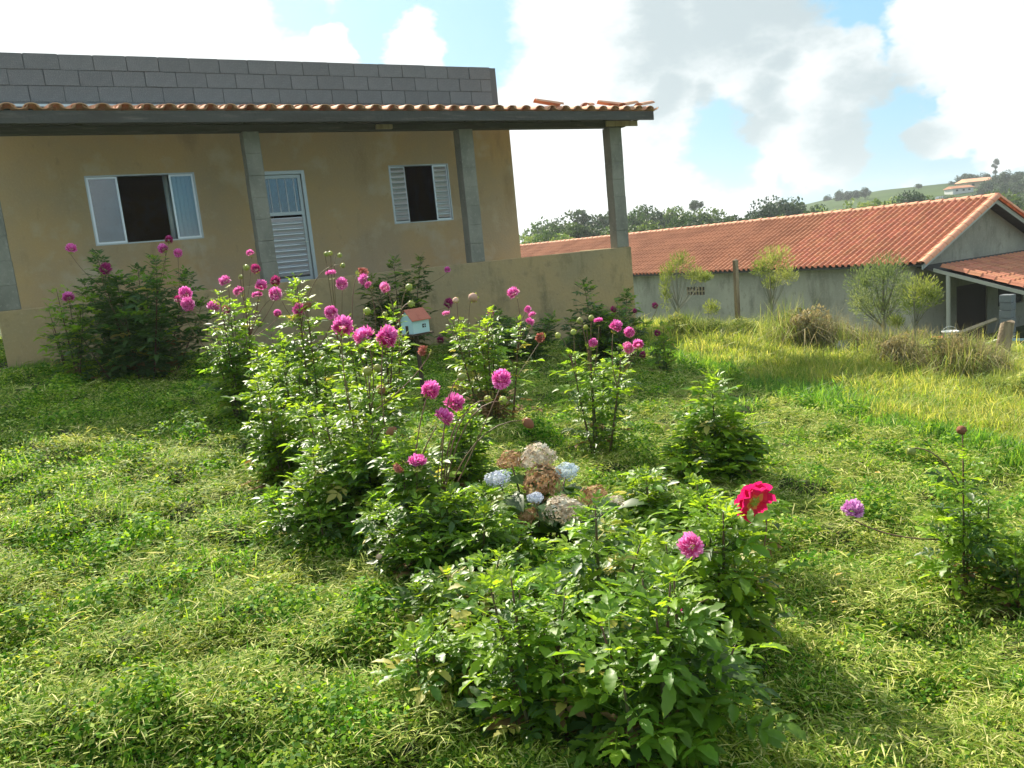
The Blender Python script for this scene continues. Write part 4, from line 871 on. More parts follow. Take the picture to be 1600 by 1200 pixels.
    sapling(1062, 520, 392, [(1063, 408, 42, 36), (1046, 425, 34, 30), (1085, 428, 36, 26), (1040, 455, 20, 60), (1100, 432, 26, 16)], 13.8, 'feather', 'loose yellow-green sapling right beside the end of the porch', seed=2)
    sapling(1382, 545, 392, [(1385, 425, 60, 60), (1350, 440, 58, 56), (1412, 452, 44, 56), (1375, 475, 84, 54), (1345, 470, 40, 40)], 13.0, 'feather_grey', 'broad grey-green young tree in front of the barn wall', seed=3, trunk=.03)
    sapling(1430, 545, 425, [(1440, 452, 54, 44), (1428, 474, 46, 34), (1400, 502, 26, 20), (1455, 462, 36, 34)], 12.2, 'feather', 'small bright yellow-green sapling right of the broad grey-green one', seed=4, trunk=.014)
    sapling(1108, 520, 470, [(1112, 480, 26, 24)], 14.5, 'feather', 'tiny yellow-green shoot between the fence post and the loose sapling', seed=5, trunk=.01)
    # weed clumps
    WD = [grass(k, 600, .20, .62, .30, 1.6, .0032, M['weed'], 'weed_stalks') for k in range(3)]; WG = [grass(k, 600, .22, .62, .30, 1.5, .0028, M['weed_green'], 'weed_stalks') for k in range(3)]
    def puff(m, k):
        return crown_mesh('weed_leaves', m, 16, 150, .05, .8, seed=60+k)
    PB = [puff(M['weed'], k) for k in range(2)]; PG = [puff(M['weed_green'], 5+k) for k in range(2)]
    W_ = [(1062, 508, 1.0, 60, 70, 'g', 'yellow-green weed clump against the end of the porch wall'), (1110, 515, .9, 60, 60, 'g', 'greenish weed clump at the foot of the fence post'),
          (1160, 528, .9, 70, 62, 'g', 'tall green weed clump right of the fence post'), (1215, 540, .8, 60, 55, 'g', 'green weed clump at the foot of the slender sapling'),
          (1252, 560, 1.0, 92, 76, 'b', 'largest dry brown weed clump, left of the grey rubble'), (1310, 552, .9, 60, 52, 'b', 'dry brown weed clump directly behind the grey rubble'), (1350, 572, .9, 64, 56, 'b', 'dry brown weed clump right of the grey rubble'),
          (1392, 590, .9, 74, 66, 'b', 'brown weed clump below the broad grey-green tree'), (1440, 585, .9, 60, 66, 'g', 'green weed clump below the bright small sapling'), (1478, 606, 1.0, 92, 80, 'b', 'wide brown weed clump in front of the lean-to post'),
          (1535, 600, .9, 60, 64, 'b', 'brown weed clump just left of the wooden post'), (1560, 632, .9, 80, 66, 'g', 'green weed clump in front of the wooden post'), (1600, 640, 1., 80, 90, 'g', 'green weed clump at the right edge of the photo'), (1420, 545, .9, 60, 50, 'b', 'low brown weeds at the barn corner'), (1590, 560, .9, 60, 50, 'b', 'low brown weeds in front of the metal chair')]
    for i, (px, py, s_, w_, h_, k, lab) in enumerate(W_):
        g = on_ground(px, py)
        if g.y > 14: g = at(px, py, 13.2); g.z = G(g.x, g.y)
        kk = g.y/FPX; h_ *= (1.5 if k == 'b' else 1.0); w_ *= 1.15; e = empty('weed_clump', g, random.uniform(0, 6)); tag(e, lab, 'weeds', 'weed clumps along the barn')
        rx, hh = w_*.5*kk, h_*kk; ms = WD if k == 'b' else WG
        for j in range(3):
            o = link('stalks', random.choice(ms if j else WG), e); a = random.uniform(0, 6.28); o.location = (math.cos(a)*rx*.45, math.sin(a)*rx*.45, 0); sc = hh/.62*random.uniform(.85, 1.05); o.scale = (rx/.42, rx/.42, sc); o.rotation_euler.z = a
        o = link('leaves', random.choice(PB if k == 'b' else PG), e); o.location = (0, 0, hh*.36); o.scale = (rx*.95, rx*.95, hh*.5)
plant_trees()
#PART3
# ------------------------------------------------------------------ dahlias
HI = [False]
def leaflet(V, F, base, d, L, W, up=Vector((0, 0, 1)), droop=.3, fold=.16, wav=0.0):
    if HI[0]: return leaflet_hi(V, F, base, d, L, W, up, droop, fold, wav)
    return leaflet_lo(V, F, base, d, L, W, up, droop, fold, wav)
def leaflet_hi(V, F, base, d, L, W, up, droop, fold, wav):
    d = d.normalized(); side = up.cross(d).normalized(); n0 = len(V)
    ts = (0, .10, .20, .30, .41, .52, .63, .74, .86, 1); ws = (0, .55, .66, .98, .88, 1.05, .78, .80, .42, 0)
    mid = [base+d*(L*t)-up*(droop*L*t*t)+side*(.04*L*math.sin(t*3)) for t in ts]; k = len(ts)
    V += [tuple(p) for p in mid]
    for sg in (1, -1):
        for i in range(1, k-1): V.append(tuple(mid[i]+side*(sg*W*.46*ws[i])+up*(fold*W*ws[i]+(wav+.035)*W*math.sin(i*1.9+sg))+d*(.05*L if i % 2 else .0)))
    for sg, o in ((1, k), (-1, 2*k-2)):
        tr = [(0, 1, o)]+[(i, i+1, o+i, o+i-1) for i in range(1, k-2)]+[(k-2, k-1, o+k-3)]
        for f in tr: F.append(tuple(n0+i for i in (f if sg == 1 else f[::-1])))
def leaflet_lo(V, F, base, d, L, W, up=Vector((0, 0, 1)), droop=.3, fold=.16, wav=0.0):
    """one pointed, slightly toothed leaflet folded along its midrib"""
    d = d.normalized(); side = up.cross(d).normalized(); n0 = len(V); ts = (0, .20, .46, .74, 1); ws = (0, .78, 1.04, .56, 0)
    mid = []
    for t in ts: mid.append(base+d*(L*t)-up*(droop*L*t*t))
    for p in mid: V.append(tuple(p))
    for sg in (1, -1):
        for i in (1, 2, 3):
            V.append(tuple(mid[i]+side*(sg*W*.5*ws[i])+up*(fold*W*ws[i]+wav*W*math.sin(i*2.1+sg))+d*(.05*L)))
    for sg, o in ((1, 5), (-1, 8)):
        tr = [(0, 1, o), (1, 2, o+1, o), (2, 3, o+2, o+1), (3, 4, o+2)]
        for f in tr: F.append(tuple(n0+i for i in (f if sg == 1 else f[::-1])))
def dahlia_leaf(name, m, kind, seed):
    g = random.Random(seed); V = []; F = []; up = Vector((0, 0, 1)); X = Vector((1, 0, 0))
    def rach(t): return Vector((t, 0, -.10*t*t+.02*math.sin(t*5+seed)))
    # petiole
    prev = None
    for t in (0, .3, .62):
        p = rach(t); r_ = .010 if t < .5 else .006; i0 = len(V); V += [tuple(p+Vector((0, r_, 0))), tuple(p+Vector((0, -r_, 0))), tuple(p+Vector((0, 0, -r_*1.5)))]
        if prev is not None:
            for a, b in ((0, 1), (1, 2), (2, 0)): F.append((prev+a, prev+b, i0+b, i0+a))
        prev = i0
    pairs = {5: [(.34, .30), (.55, .34)], 3: [(.46, .38)], 7: [(.26, .24), (.43, .30), (.60, .30)]}[kind]
    for t, l in pairs:
        for sg in (1, -1):
            a = sg*math.radians(g.uniform(48, 68)); dd = Vector((math.cos(a), math.sin(a), g.uniform(-.05, .28))); leaflet(V, F, rach(t), dd, l*g.uniform(.9, 1.1), l*g.uniform(.36, .48), up, g.uniform(.0, .35), g.uniform(.05, .3), g.uniform(0, .05))
    leaflet(V, F, rach(.6), Vector((1, g.uniform(-.1, .1), -.05)), .42, .44*g.uniform(.38, .5), up, g.uniform(.05, .4), g.uniform(.05, .25), g.uniform(0, .05))
    me = bpy.data.meshes.new(name); me.from_pydata(V, [], F); me.update(); me.shade_smooth(); me.materials.append(M[m]); return me
LEAF = {k: [dahlia_leaf('leaf', m, kd, 10*i+j) for j, kd in enumerate((5, 5, 3, 7, 5))] for i, (k, m) in enumerate((('y', 'leaf_young'), ('m', 'leaf'), ('d', 'leaf_dark'), ('b', 'leaf_dry'), ('w', 'leaf_yellow')))}
HI[0] = True
LEAFHI = {k: [dahlia_leaf('leaf', m, kd, 10*i+j+3) for j, kd in enumerate((5, 5, 3, 7, 5))] for i, (k, m) in enumerate((('y', 'leaf_young'), ('m', 'leaf'), ('d', 'leaf_dark'), ('b', 'leaf_dry'), ('w', 'leaf_yellow')))}
HI[0] = False
def tri_np(me):
    me.calc_loop_triangles(); V = np.empty(len(me.vertices)*3, np.float32); me.vertices.foreach_get('co', V); T = np.empty(len(me.loop_triangles)*3, np.int32); me.loop_triangles.foreach_get('vertices', T); return V.reshape(-1, 3), T.reshape(-1, 3)
LEAFNP = {k: [tri_np(me) for me in v] for k, v in LEAF.items()}
def pompon(name, m, n, seed, upto=2.45, frill=.1, flat=1.0):
    g = np.random.default_rng(seed); V = []; F = []; r = []
    for i in range(n):
        c = 1-(1-math.cos(upto))*(i+.5)/n; th = math.acos(max(-1, min(1, c)))+g.normal(0, .04); ph = i*2.39996+g.normal(0, .06)
        d = np.array([math.sin(th)*math.cos(ph), math.sin(th)*math.sin(ph), math.cos(th)*flat]); e1 = np.array([-math.sin(ph), math.cos(ph), 0.]); up = np.cross(d, e1)
        R_ = g.uniform(.86, 1.05)*(1 if th > .5 else .8+.4*th); w = .15+.05*g.uniform()
        B = d*.35; ax = d+up*g.normal(0, .08)+e1*g.normal(0, .08)+np.array([0, 0, .25*(th < 1.3)])
        n0 = len(V); V += [B, d*R_*.78+e1*w-up*.02, d*R_*.78-e1*w-up*.02, ax*R_*1.0+e1*w*.45+up*.04, ax*R_*1.0-e1*w*.45+up*.04, d*R_*.74+up*.03]
        F += [(n0, n0+1, n0+5), (n0, n0+5, n0+2), (n0+5, n0+1, n0+3), (n0+5, n0+3, n0+4), (n0+5, n0+4, n0+2)]
        a = g.uniform(0, .25); r += [a, a, .5+a, .75+a, .5+a]
    V = [tuple(v) for v in V]
    me = bpy.data.meshes.new(name); me.from_pydata(V, [], F); me.update(); at_ = me.attributes.new('r', 'FLOAT', 'FACE'); at_.data.foreach_set('value', np.clip(np.array(r, np.float32), 0, 1)); me.materials.append(M[m]); return me
POM = {'pom': [pompon('flower', 'petal', n_, k, u_, flat=f_) for k, (n_, u_, f_) in enumerate(((130, 2.45, 1), (95, 1.95, .8), (150, 2.6, .95), (110, 2.1, .9), (80, 1.8, .7)))], 'pink': [pompon('flower', 'petal_pink', 120, 5+k) for k in range(3)], 'lilac': [pompon('flower', 'petal_lilac', 120, 9, 1.9, flat=.8)],
       'wine': [pompon('flower', 'petal_wine', 90, 12+k) for k in range(2)], 'flat': [pompon('flower', 'petal', 80, 15+k, 1.7, flat=.45) for k in range(2)], 'flatp': [pompon('flower', 'petal_pink', 80, 18, 1.7, flat=.45)],
       'wilt': [pompon('flower', 'petal_wilt', 60, 20+k, 1.5, flat=1.1) for k in range(2)]}
def budmesh(name, m, seed, drop=1.0):
    g = random.Random(seed); b = MB(); k = 8; pr = [(0, -.9), (.55, -.75), (.95, -.2), (.9, .3), (.5, .8), (0, 1.0)]
    for r_, z in pr: b.v += [(r_*math.cos(2*math.pi*j/k)*(1+g.uniform(-.08, .08)), r_*math.sin(2*math.pi*j/k), z*drop) for j in range(k)]
    for i in range(len(pr)-1): b.f += [(i*k+j, i*k+(j+1) % k, (i+1)*k+(j+1) % k, (i+1)*k+j) for j in range(k)]
    me = b.mesh(name, M[m], True); return me
def sepmesh(m):
    V = []; F = []
    for j in range(6):
        a = j*math.pi/3; c, s = math.cos(a), math.sin(a); n = len(V)
        for (rr, ww, z) in ((.2, .25, -.9), (.95, .28, -.95), (1.5, 0, -.55)):
            if ww: V += [(rr*c-ww*s, rr*s+ww*c, z), (rr*c+ww*s, rr*s-ww*c, z)]
            else: V.append((rr*c, rr*s, z))
        F += [(n, n+1, n+3, n+2), (n+2, n+3, n+4)]
    me = bpy.data.meshes.new('sepal'); me.from_pydata(V, [], F); me.materials.append(M[m]); return me
BUD = {'bud': [budmesh('bud', 'bud', k) for k in range(2)], 'spent': [budmesh('seed_head', 'spent', 7, 1.3)], 'pale': [budmesh('seed_head', 'pale_spent', 9, 1.2)]}
SEP = sepmesh('sepal')
def petal_red():
    out = []
    for s in range(3):
        g = random.Random(s); V = []; r = []; F = []; nu, nv = 6, 5
        for i in range(nu):
            t = i/(nu-1); w = .36*math.sin(math.pi*min(1, t*.72+.03))**.8
            for j in range(nv):
                q = j/(nv-1)*2-1; V.append((t*(1-.10*q*q*t), w*q, .16*q*q*w/.36-.10*t*t+.09*t*math.sin(q*6+s*2+t*3)))
        for i in range(nu-1):
            for j in range(nv-1): F.append((i*nv+j, i*nv+j+1, (i+1)*nv+j+1, (i+1)*nv+j)); r.append(min(1, .04+(i/(nu-1))*.75+.1*g.random()))
        me = mesh_np('petal', V, F, M['petal_red'], smooth=True, attr=r); out.append(me)
    return out
PRED = petal_red()

def bez(a, b, c, t): return a*(1-t)**2+b*(2*t*(1-t))+c*t*t
def dahlia(label, x0, x1, ytop, ybase, nst, nleaf, lsize=.15, Y=None, dry=.04, young=.3, flowers=(), lean=(0, 0), seed=0, mult=None, dark=.25, zmin=.06, tops=None, dens_top=1.0, group='dahlia plants of the garden'):
    rd = random.Random(seed*31+5); cx = (x0+x1)/2; nleaf = int(nleaf*(mult or (1.6 if (Y or 9) < 3.2 or ybase > 1100 else 1.8)))
    g = on_ground(cx, ybase) if Y is None else at(cx, ybase, Y)
    if Y is not None: g.z = G(g.x, g.y)
    Y = g.y; k = Y/FPX; h = at(cx, ytop, Y).z-g.z; sp = (x1-x0)*.5*k
    E = empty('dahlia_plant', g); tag(E, label, 'flower plant', group)
    stems = []
    for i in range(nst):
        if tops:
            tx, ty = tops[i % len(tops)]; q = at(tx, ty, Y+rd.uniform(-.5, .5)*sp)-g; tip = q
            if i >= len(tops): tip = tip*rd.uniform(.55, .85)+Vector((rd.uniform(-.3, .3)*sp, rd.uniform(-.4, .4)*sp, 0))
        else:
            a = 2*math.pi*(i+rd.uniform(-.25, .25))/max(nst, 1)+seed; rr = sp*rd.uniform(.2, .98) if i else sp*.1
            tip = Vector((rr*math.cos(a)+lean[0]*k, rr*math.sin(a)*.9, h*((rd.uniform(.55, .82) if rd.random() < .55 else rd.uniform(.92, 1.14)) if i else 1.0)*(1-.12*(rr/max(sp, .01))**2)))
        if tip.z < .12: tip.z = .12
        b0 = Vector((tip.x*.4+rd.uniform(-.05, .05), tip.y*.4+rd.uniform(-.05, .05), -.03)); c_ = Vector((b0.x+(tip.x-b0.x)*.6, b0.y+(tip.y-b0.y)*.6, tip.z*.5)); stems.append((b0, c_, tip))
        pts = [bez(b0, c_, tip, t) for t in np.linspace(0, 1, 8)]; rb = .007+.004*min(1, h)+(.003 if Y < 3.2 and nst > 4 else -.003 if nst <= 4 else 0)
        MB().tube(pts, np.linspace(rb, .0022, 8), 6).obj('stem', M['stem'], E, True)
    # leaves in opposite pairs up every stem and on short side shoots; the 290 largest in view are leaves of their own
    tot = sum((s[2]-s[0]).length for s in stems); L_ = []; lsize *= 1.22 if Y > 3.2 else 1.16
    for s in stems:
        n = max(4, int(nleaf*(s[2]-s[0]).length/tot/2)); ph = rd.uniform(0, 3.14)
        for j in range(n):
            t = (j+rd.uniform(.2, .8))/n; t = zmin+(1-zmin)*t**.9; p = bez(*s, t); ph += math.pi/2+rd.uniform(-.35, .35)
            if t < .85: a_ = rd.uniform(0, 6.28); o_ = rd.uniform(0, .8)*min(sp, .34)*.5*(1-.6*t); p = p+Vector((math.cos(a_)*o_, math.sin(a_)*o_, rd.uniform(-.02, .06)))
            sz = lsize*(1.0 if t < .75 else 1.0-.6*(t-.75)/.25)*rd.uniform(.65, 1.15)
            for q in (0, math.pi):
                az = ph+q+rd.uniform(-.3, .3); el = math.radians(rd.uniform(-14, 32)+(38*(t-.8)/.2 if t > .8 else 0))
                u = rd.random()
                if t > .80: kind = ('y' if u < .65 else 'm') if dark < .5 else ('m' if u < .5 else 'd')
                elif t < .3 and u < dry*3: kind = 'b'
                elif u < dry*.5: kind = 'w'
                elif u < young: kind = 'y'
                elif u < 1-dark: kind = 'm'
                else: kind = 'd'
                L_.append((p, (rd.uniform(-.45, .45), -el, az), sz, kind, rd.randrange(5)))
    L_.sort(key=lambda l: -(l[2]/lsize+.8*(-(l[0].y)/max(sp, .05))+.5*l[0].z/h))
    for p, e_, sz, kind, v_ in L_[:290]:
        o = bpy.data.objects.new('leaf', (LEAFHI if Y < 3.4 else LEAF)[kind][v_]); COL.objects.link(o); o.parent = E; o.location = p; o.rotation_euler = e_; o.scale = (sz, sz, sz)
    if len(L_) > 290:
        VV = []; FT = []; MI = []; n0 = 0; order = 'ymdbw'
        for p, e_, sz, kind, v_ in L_[290:]:
            A = np.array(Euler(e_).to_matrix())*sz; V0, F0 = LEAFNP[kind][v_]; VV.append(V0 @ A.T+np.array(p)); FT.append(F0+n0); MI.append(np.full(len(F0), order.index(kind))); n0 += len(V0)
        tag(link('inner_leaves', mesh_np('inner_leaves', np.concatenate(VV), np.concatenate(FT), smooth=True, mats=[M[x] for x in ('leaf_young', 'leaf', 'leaf_dark', 'leaf_dry', 'leaf_yellow')], midx=np.concatenate(MI)), E), kind='stuff')
    # flowers, buds and seed heads on thin stalks
    for fl in flowers:
        px, py, rp, kind = fl[:4]; dy = fl[4] if len(fl) > 4 else rd.uniform(-.5, .5)*sp
        P = at(px, py, Y+dy)-g; rw = rp*(Y+dy)/FPX
        s = min(stems, key=lambda s_: (Vector((s_[2].x, s_[2].y, 0))-Vector((P.x, P.y, 0))).length+.3*abs(s_[2].z-P.z))
        a = bez(*s, .72); 
        if a.z > P.z-.08: a = bez(*s, .45)
        nod = rd.uniform(.3, .9); ha = rd.uniform(0, 6.28); dirn = Vector((math.sin(nod)*math.cos(ha), math.sin(nod)*math.sin(ha), math.cos(nod)))
        if kind == 'red': dirn = Vector((-.35, .75, .35)).normalized()
        if kind in ('bud', 'spent', 'pale', 'wilt'): nod = rd.uniform(1.0, 2.3); dirn = Vector((math.sin(nod)*math.cos(ha), math.sin(nod)*math.sin(ha), math.cos(nod)))
        if kind in ('flat', 'flatp'): dirn = Vector((rd.uniform(-.2, .2), rd.uniform(-.2, .2), 1)).normalized()
        end = P-dirn*rw*.8; dist = (end-a).length
        c1 = Vector((a.x*.6+end.x*.4, a.y*.6+end.y*.4, max(end.z+.02, a.z)+.05*dist)) if kind in ('bud', 'spent', 'pale') else Vector((a.x*.55+end.x*.45, a.y*.55+end.y*.45, a.z*.35+end.z*.65))-dirn*.02
        if kind not in ('bud', 'spent', 'pale'): c1 = (a+end)/2-dirn*dist*.22+Vector((0, 0, .08*dist))
        pts = [bez(a, c1, end, t) for t in np.linspace(0, 1, 9)]
        MB().tube(pts, np.linspace(.0036, .0024, 9), 5).obj('flower_stalk', M['stalk'], E, True)
        q = dirn.to_track_quat('Z', 'Y')
        if kind in POM:
            o = link('flower', rd.choice(POM[kind]), E); o.location = P; o.rotation_mode = 'QUATERNION'; o.rotation_quaternion = q; f = rd.uniform(.86, 1.1); o.scale = (rw*f,)*3
            sp_ = link('sepals', SEP, o); sp_.scale = (.42,)*3; sp_.location = (0, 0, -.45)
        elif kind == 'red':
            F_ = empty('flower', P, 0, E); F_.rotation_mode = 'QUATERNION'; F_.rotation_quaternion = q; F_.scale = (rw, rw, rw)
            for lay_, (n_, tilt, sc) in enumerate(((8, -.12, 1.0), (8, .25, .9), (6, .65, .72), (5, 1.05, .5))):
                for j in range(n_):
                    o = link('petal', PRED[(j+lay_) % 3], F_); o.rotation_euler = Euler((rd.uniform(-.25, .25), -tilt+rd.uniform(-.12, .12), 2*math.pi*(j+.5*lay_)/n_+rd.uniform(-.1, .1))); o.scale = (sc, sc*1.05, sc); o.location = (0, 0, .03*lay_)
            for j in range(7):
                a_ = j*.9; o = link('sepal', SEP, F_); o.scale = (.22, .22, .3); o.location = (0, 0, .17); break
        else:
            o = link('bud' if kind == 'bud' else 'seed_head', rd.choice(BUD[kind]), E); o.location = P; o.rotation_mode = 'QUATERNION'; o.rotation_quaternion = q; o.scale = (rw,)*3
            sp_ = link('sepals', SEP, o); sp_.scale = (.8,)*3
    return E, g
def plant_dahlias():
    # along the foot of the porch wall; extra dark leaves paint in its shade
    dahlia('large leafy dahlia, leaves darkened for the shade, below the glazed window of the house', 95, 335, 395, 592, 15, 296, .22, Y=8.75, young=.08, seed=1, mult=5, dark=.85, flowers=[(111, 389, 10, 'pom'), (164, 421, 11, 'wine', -.3), (255, 389, 8, 'pom'), (278, 396, 7, 'pom'), (264, 375, 6, 'wine')], tops=[(150, 395), (215, 418), (245, 405), (290, 425), (180, 430), (130, 440)])
    dahlia('small sunlit dahlia at the left end of the porch wall', 62, 165, 448, 590, 6, 150, .17, Y=8.55, young=.45, seed=2, flowers=[(107, 465, 10, 'pom', -.3)], tops=[(88, 452), (105, 450), (75, 480), (130, 468)])
    dahlia('shade-darkened dahlia against the porch wall behind the bird house', 555, 700, 418, 600, 9, 200, .2, mult=4, dark=.8, Y=10.7, young=.1, seed=3, flowers=[(699, 422, 5, 'pom', 0), (700, 475, 8, 'wine'), (688, 532, 7, 'wine')], tops=[(572, 428), (615, 405), (657, 404), (640, 440), (590, 440)])
    dahlia('shade-darkened dahlia at the foot of the porch wall, right of the bird house', 690, 900, 490, 590, 9, 160, .2, mult=4, dark=.8, Y=10.6, young=.1, seed=4)
    dahlia('tall shade-darkened dahlia with small purple blooms at the right end of the porch wall', 865, 1040, 450, 590, 12, 290, .2, mult=3.2, dark=.7, Y=10.3, young=.15, seed=5, flowers=[(959, 484, 5, 'wine'), (992, 486, 4, 'wine'), (955, 499, 6, 'wine'), (1024, 478, 5, 'wine', -.2), (1004, 555, 6, 'wine', -.5)], tops=[(912, 440), (980, 455), (1000, 500), (940, 490), (890, 500)])
    dahlia('low light green dahlia where the meadow begins, right of the porch wall', 1010, 1065, 505, 575, 4, 90, .15, Y=9.6, young=.5, seed=6, flowers=[(1027, 521, 5, 'wine'), (1050, 541, 4, 'wine')])
    # the long flower bed, from the house towards the camera
    dahlia('leafy dahlia at the back left corner of the long flower bed', 322, 440, 470, 655, 8, 290, .15, young=.35, seed=7, Y=6.5,
           flowers=[(290, 459, 10, 'pom'), (294, 476, 11, 'pom'), (277, 468, 6, 'wine'), (333, 480, 12, 'pom'), (353, 485, 8, 'wine'), (352, 440, 10, 'pom'), (374, 456, 9, 'pom'), (391, 396, 7, 'pom', .5), (400, 421, 8, 'wine'), (408, 447, 9, 'pom'), (402, 462, 9, 'flat'), (430, 460, 10, 'pom'), (434, 490, 7, 'pom'), (385, 418, 5, 'bud'), (377, 433, 4, 'bud'), (452, 459, 5, 'bud')])
    dahlia('dahlia with many faded pink blooms, second along the flower bed from the house', 420, 560, 440, 660, 8, 290, .15, young=.35, seed=8, Y=6.0,
           flowers=[(430, 440, 8, 'wine'), (467, 485, 12, 'pom'), (480, 478, 6, 'spent'), (464, 472, 6, 'spent'), (481, 450, 4, 'bud'), (517, 428, 10, 'flat'), (534, 444, 9, 'pom'), (518, 489, 10, 'pom', -.2), (510, 397, 4, 'bud'), (516, 396, 4, 'bud'), (531, 399, 4, 'bud'), (536, 415, 4, 'bud')])
    dahlia('tall dahlia of arching stalks with paired blooms at the middle of the flower bed', 515, 640, 490, 720, 8, 280, .15, young=.35, seed=9, Y=5.2,
           flowers=[(564, 426, 9, 'wilt'), (569, 437, 10, 'pom'), (576, 446, 7, 'pom'), (602, 450, 9, 'pink'), (574, 486, 6, 'bud'), (639, 449, 6, 'bud'), (642, 475, 6, 'bud'), (601, 492, 5, 'bud')], tops=[(615, 480), (540, 500), (570, 520), (630, 530)])
    dahlia('bushy dahlia on the left flank of the flower bed beside the mown lawn', 385, 520, 600, 790, 7, 296, .14, young=.4, seed=10, Y=4.7)
    dahlia('dahlia bearing the three large pink pompon blooms in a row', 500, 660, 590, 880, 8, 297, .14, young=.35, seed=11, Y=4.2,
           flowers=[(535, 511, 17, 'pom'), (570, 527, 18, 'pom'), (604, 528, 17, 'pom', .0), (574, 580, 8, 'bud'), (595, 609, 8, 'spent'), (590, 575, 7, 'bud'), (665, 548, 11, 'wilt'), (612, 674, 8, 'spent', -.3)])
    dahlia('dark leaved dahlia bulging over the lawn below the pompon blooms', 430, 600, 700, 925, 7, 290, .13, young=.12, seed=12, Y=3.85)
    dahlia('dahlia with the cluster of big pink blooms above the hydrangea', 590, 745, 690, 950, 8, 297, .135, young=.15, seed=13, Y=3.6,
           flowers=[(672, 610, 16, 'pom'), (709, 632, 20, 'pom'), (692, 654, 19, 'pom', -.15), (783, 594, 17, 'pom'), (721, 589, 7, 'bud'), (742, 644, 7, 'bud'), (762, 624, 7, 'bud'), (786, 625, 7, 'bud'), (825, 661, 9, 'spent'), (652, 722, 17, 'flat', -.2), (626, 728, 10, 'wilt', -.25), (592, 870, 5, 'pale', -.5)])
    dahlia('bushy dahlia behind the hydrangea with upright pink blooms', 700, 845, 495, 652, 9, 290, .15, young=.4, dry=.22, seed=14, Y=6.6,
           flowers=[(697, 491, 7, 'flatp'), (739, 465, 8, 'pale'), (712, 469, 5, 'pale'), (767, 489, 6, 'wine'), (803, 459, 10, 'pom'), (824, 484, 6, 'pom'), (832, 493, 7, 'pom'), (827, 504, 8, 'pom'), (846, 526, 9, 'wilt')])
    dahlia('slim free-standing dahlia right of the bed, topped by a group of pink blooms', 882, 1000, 545, 745, 6, 170, .15, young=.35, seed=15, Y=5.6,
           flowers=[(935, 502, 9, 'flat'), (962, 511, 11, 'pom'), (984, 520, 10, 'pom'), (982, 545, 11, 'pink'), (997, 539, 9, 'pom'), (926, 536, 8, 'pom'), (906, 501, 5, 'bud'), (924, 497, 5, 'bud'), (872, 524, 5, 'bud'), (896, 519, 5, 'bud'), (915, 511, 4, 'bud')])
    dahlia('tall bloomless dahlia spire standing above the red flower', 1040, 1190, 590, 790, 10, 290, .18, mult=2.8, young=.5, seed=16, Y=4.9, tops=[(1112, 590), (1080, 640), (1150, 655), (1060, 700), (1170, 690)])
    dahlia('light green dahlia between the back corner and the left flank of the bed', 400, 525, 555, 730, 7, 220, .13, young=.45, seed=31, Y=5.4)
    dahlia('leafy dahlia in the heart of the flower bed below the arching stalks', 530, 670, 590, 810, 8, 270, .13, young=.4, seed=32, Y=4.6)
    dahlia('low dark dahlia growth left of the hydrangea at the bed edge', 600, 760, 790, 1010, 7, 240, .13, young=.2, seed=33, Y=3.25)
    dahlia('leafy dahlia closing the bed between the big blooms and the low dark growth', 520, 680, 690, 900, 8, 270, .14, young=.3, seed=41, Y=3.95)
    dahlia('slender leafy dahlia at the left shoulder of the hydrangea', 690, 790, 640, 860, 5, 190, .13, young=.35, seed=42, Y=4.4)
    dahlia('upright dahlia shoots rising just right of the hydrangea heads', 960, 1080, 740, 960, 6, 220, .13, young=.45, seed=43, Y=3.7)
    # foreground
    dahlia('pale tipped dahlia just left of the red flower', 1010, 1225, 775, 1000, 9, 270, .14, young=.5, seed=17, Y=3.5)
    dahlia('front dahlia with the single large crimson flower', 1010, 1210, 800, 1180, 7, 240, .16, young=.35, seed=18, Y=2.75, tops=[(1105, 790), (1130, 800), (1040, 850), (1180, 880), (1085, 900)],
           flowers=[(1178, 783, 38, 'red', .1), (1080, 853, 20, 'pink', -.25), (1058, 962, 15, 'wine', -.4), (1002, 915, 9, 'wilt', -.2)])
    dahlia('low front dahlia with the stout brown central stalk', 830, 1030, 800, 1175, 6, 220, .155, young=.3, seed=19, Y=2.6, dry=.08, tops=[(930, 790), (880, 880), (1000, 850), (960, 930)])
    dahlia('front left dahlia leaning over the lawn with a yellowed lower leaf', 640, 850, 880, 1170, 7, 230, .135, young=.2, seed=20, Y=2.75, dry=.15, tops=[(700, 900), (780, 870), (760, 940), (660, 960), (820, 900)])
    dahlia('low broad leaved dahlia at the bottom of the photo', 880, 1210, 905, 1330, 12, 270, .165, young=.12, seed=21, Y=2.1, dry=.06)
    dahlia('small ragged dahlia with dry leaves at the bottom left of the front group', 610, 820, 985, 1235, 8, 220, .13, young=.2, seed=22, Y=2.35, dry=.3)
    dahlia('leafy dahlia low between the dry leaved plant and the broad leaved one at the bottom', 750, 960, 920, 1290, 10, 240, .14, young=.35, seed=34, Y=2.2, dry=.1)
    # thin plants at the right
    dahlia('thin dahlia with a brown seed head near the right edge', 1460, 1565, 705, 1060, 4, 90, .12, young=.45, mult=3.2, seed=23, Y=3.1, tops=[(1505, 700), (1545, 780), (1480, 800)], flowers=[(1502, 672, 8, 'spent', 0), (1424, 705, 8, 'bud', .1), (1332, 798, 17, 'lilac', -.1)])
    dahlia('sparse yellowing dahlia cut by the right edge', 1550, 1650, 850, 1110, 4, 90, .12, young=.45, mult=2.6, dry=.2, seed=24, Y=3.0)
    dahlia('leafy dahlia filling the gap right of the hydrangea heads', 900, 1070, 830, 1060, 8, 260, .14, young=.4, seed=25, Y=3.4)
    dahlia('shaded dahlia in front of the hydrangea', 700, 850, 765, 1010, 6, 230, .13, young=.15, seed=26, Y=3.3)
plant_dahlias()

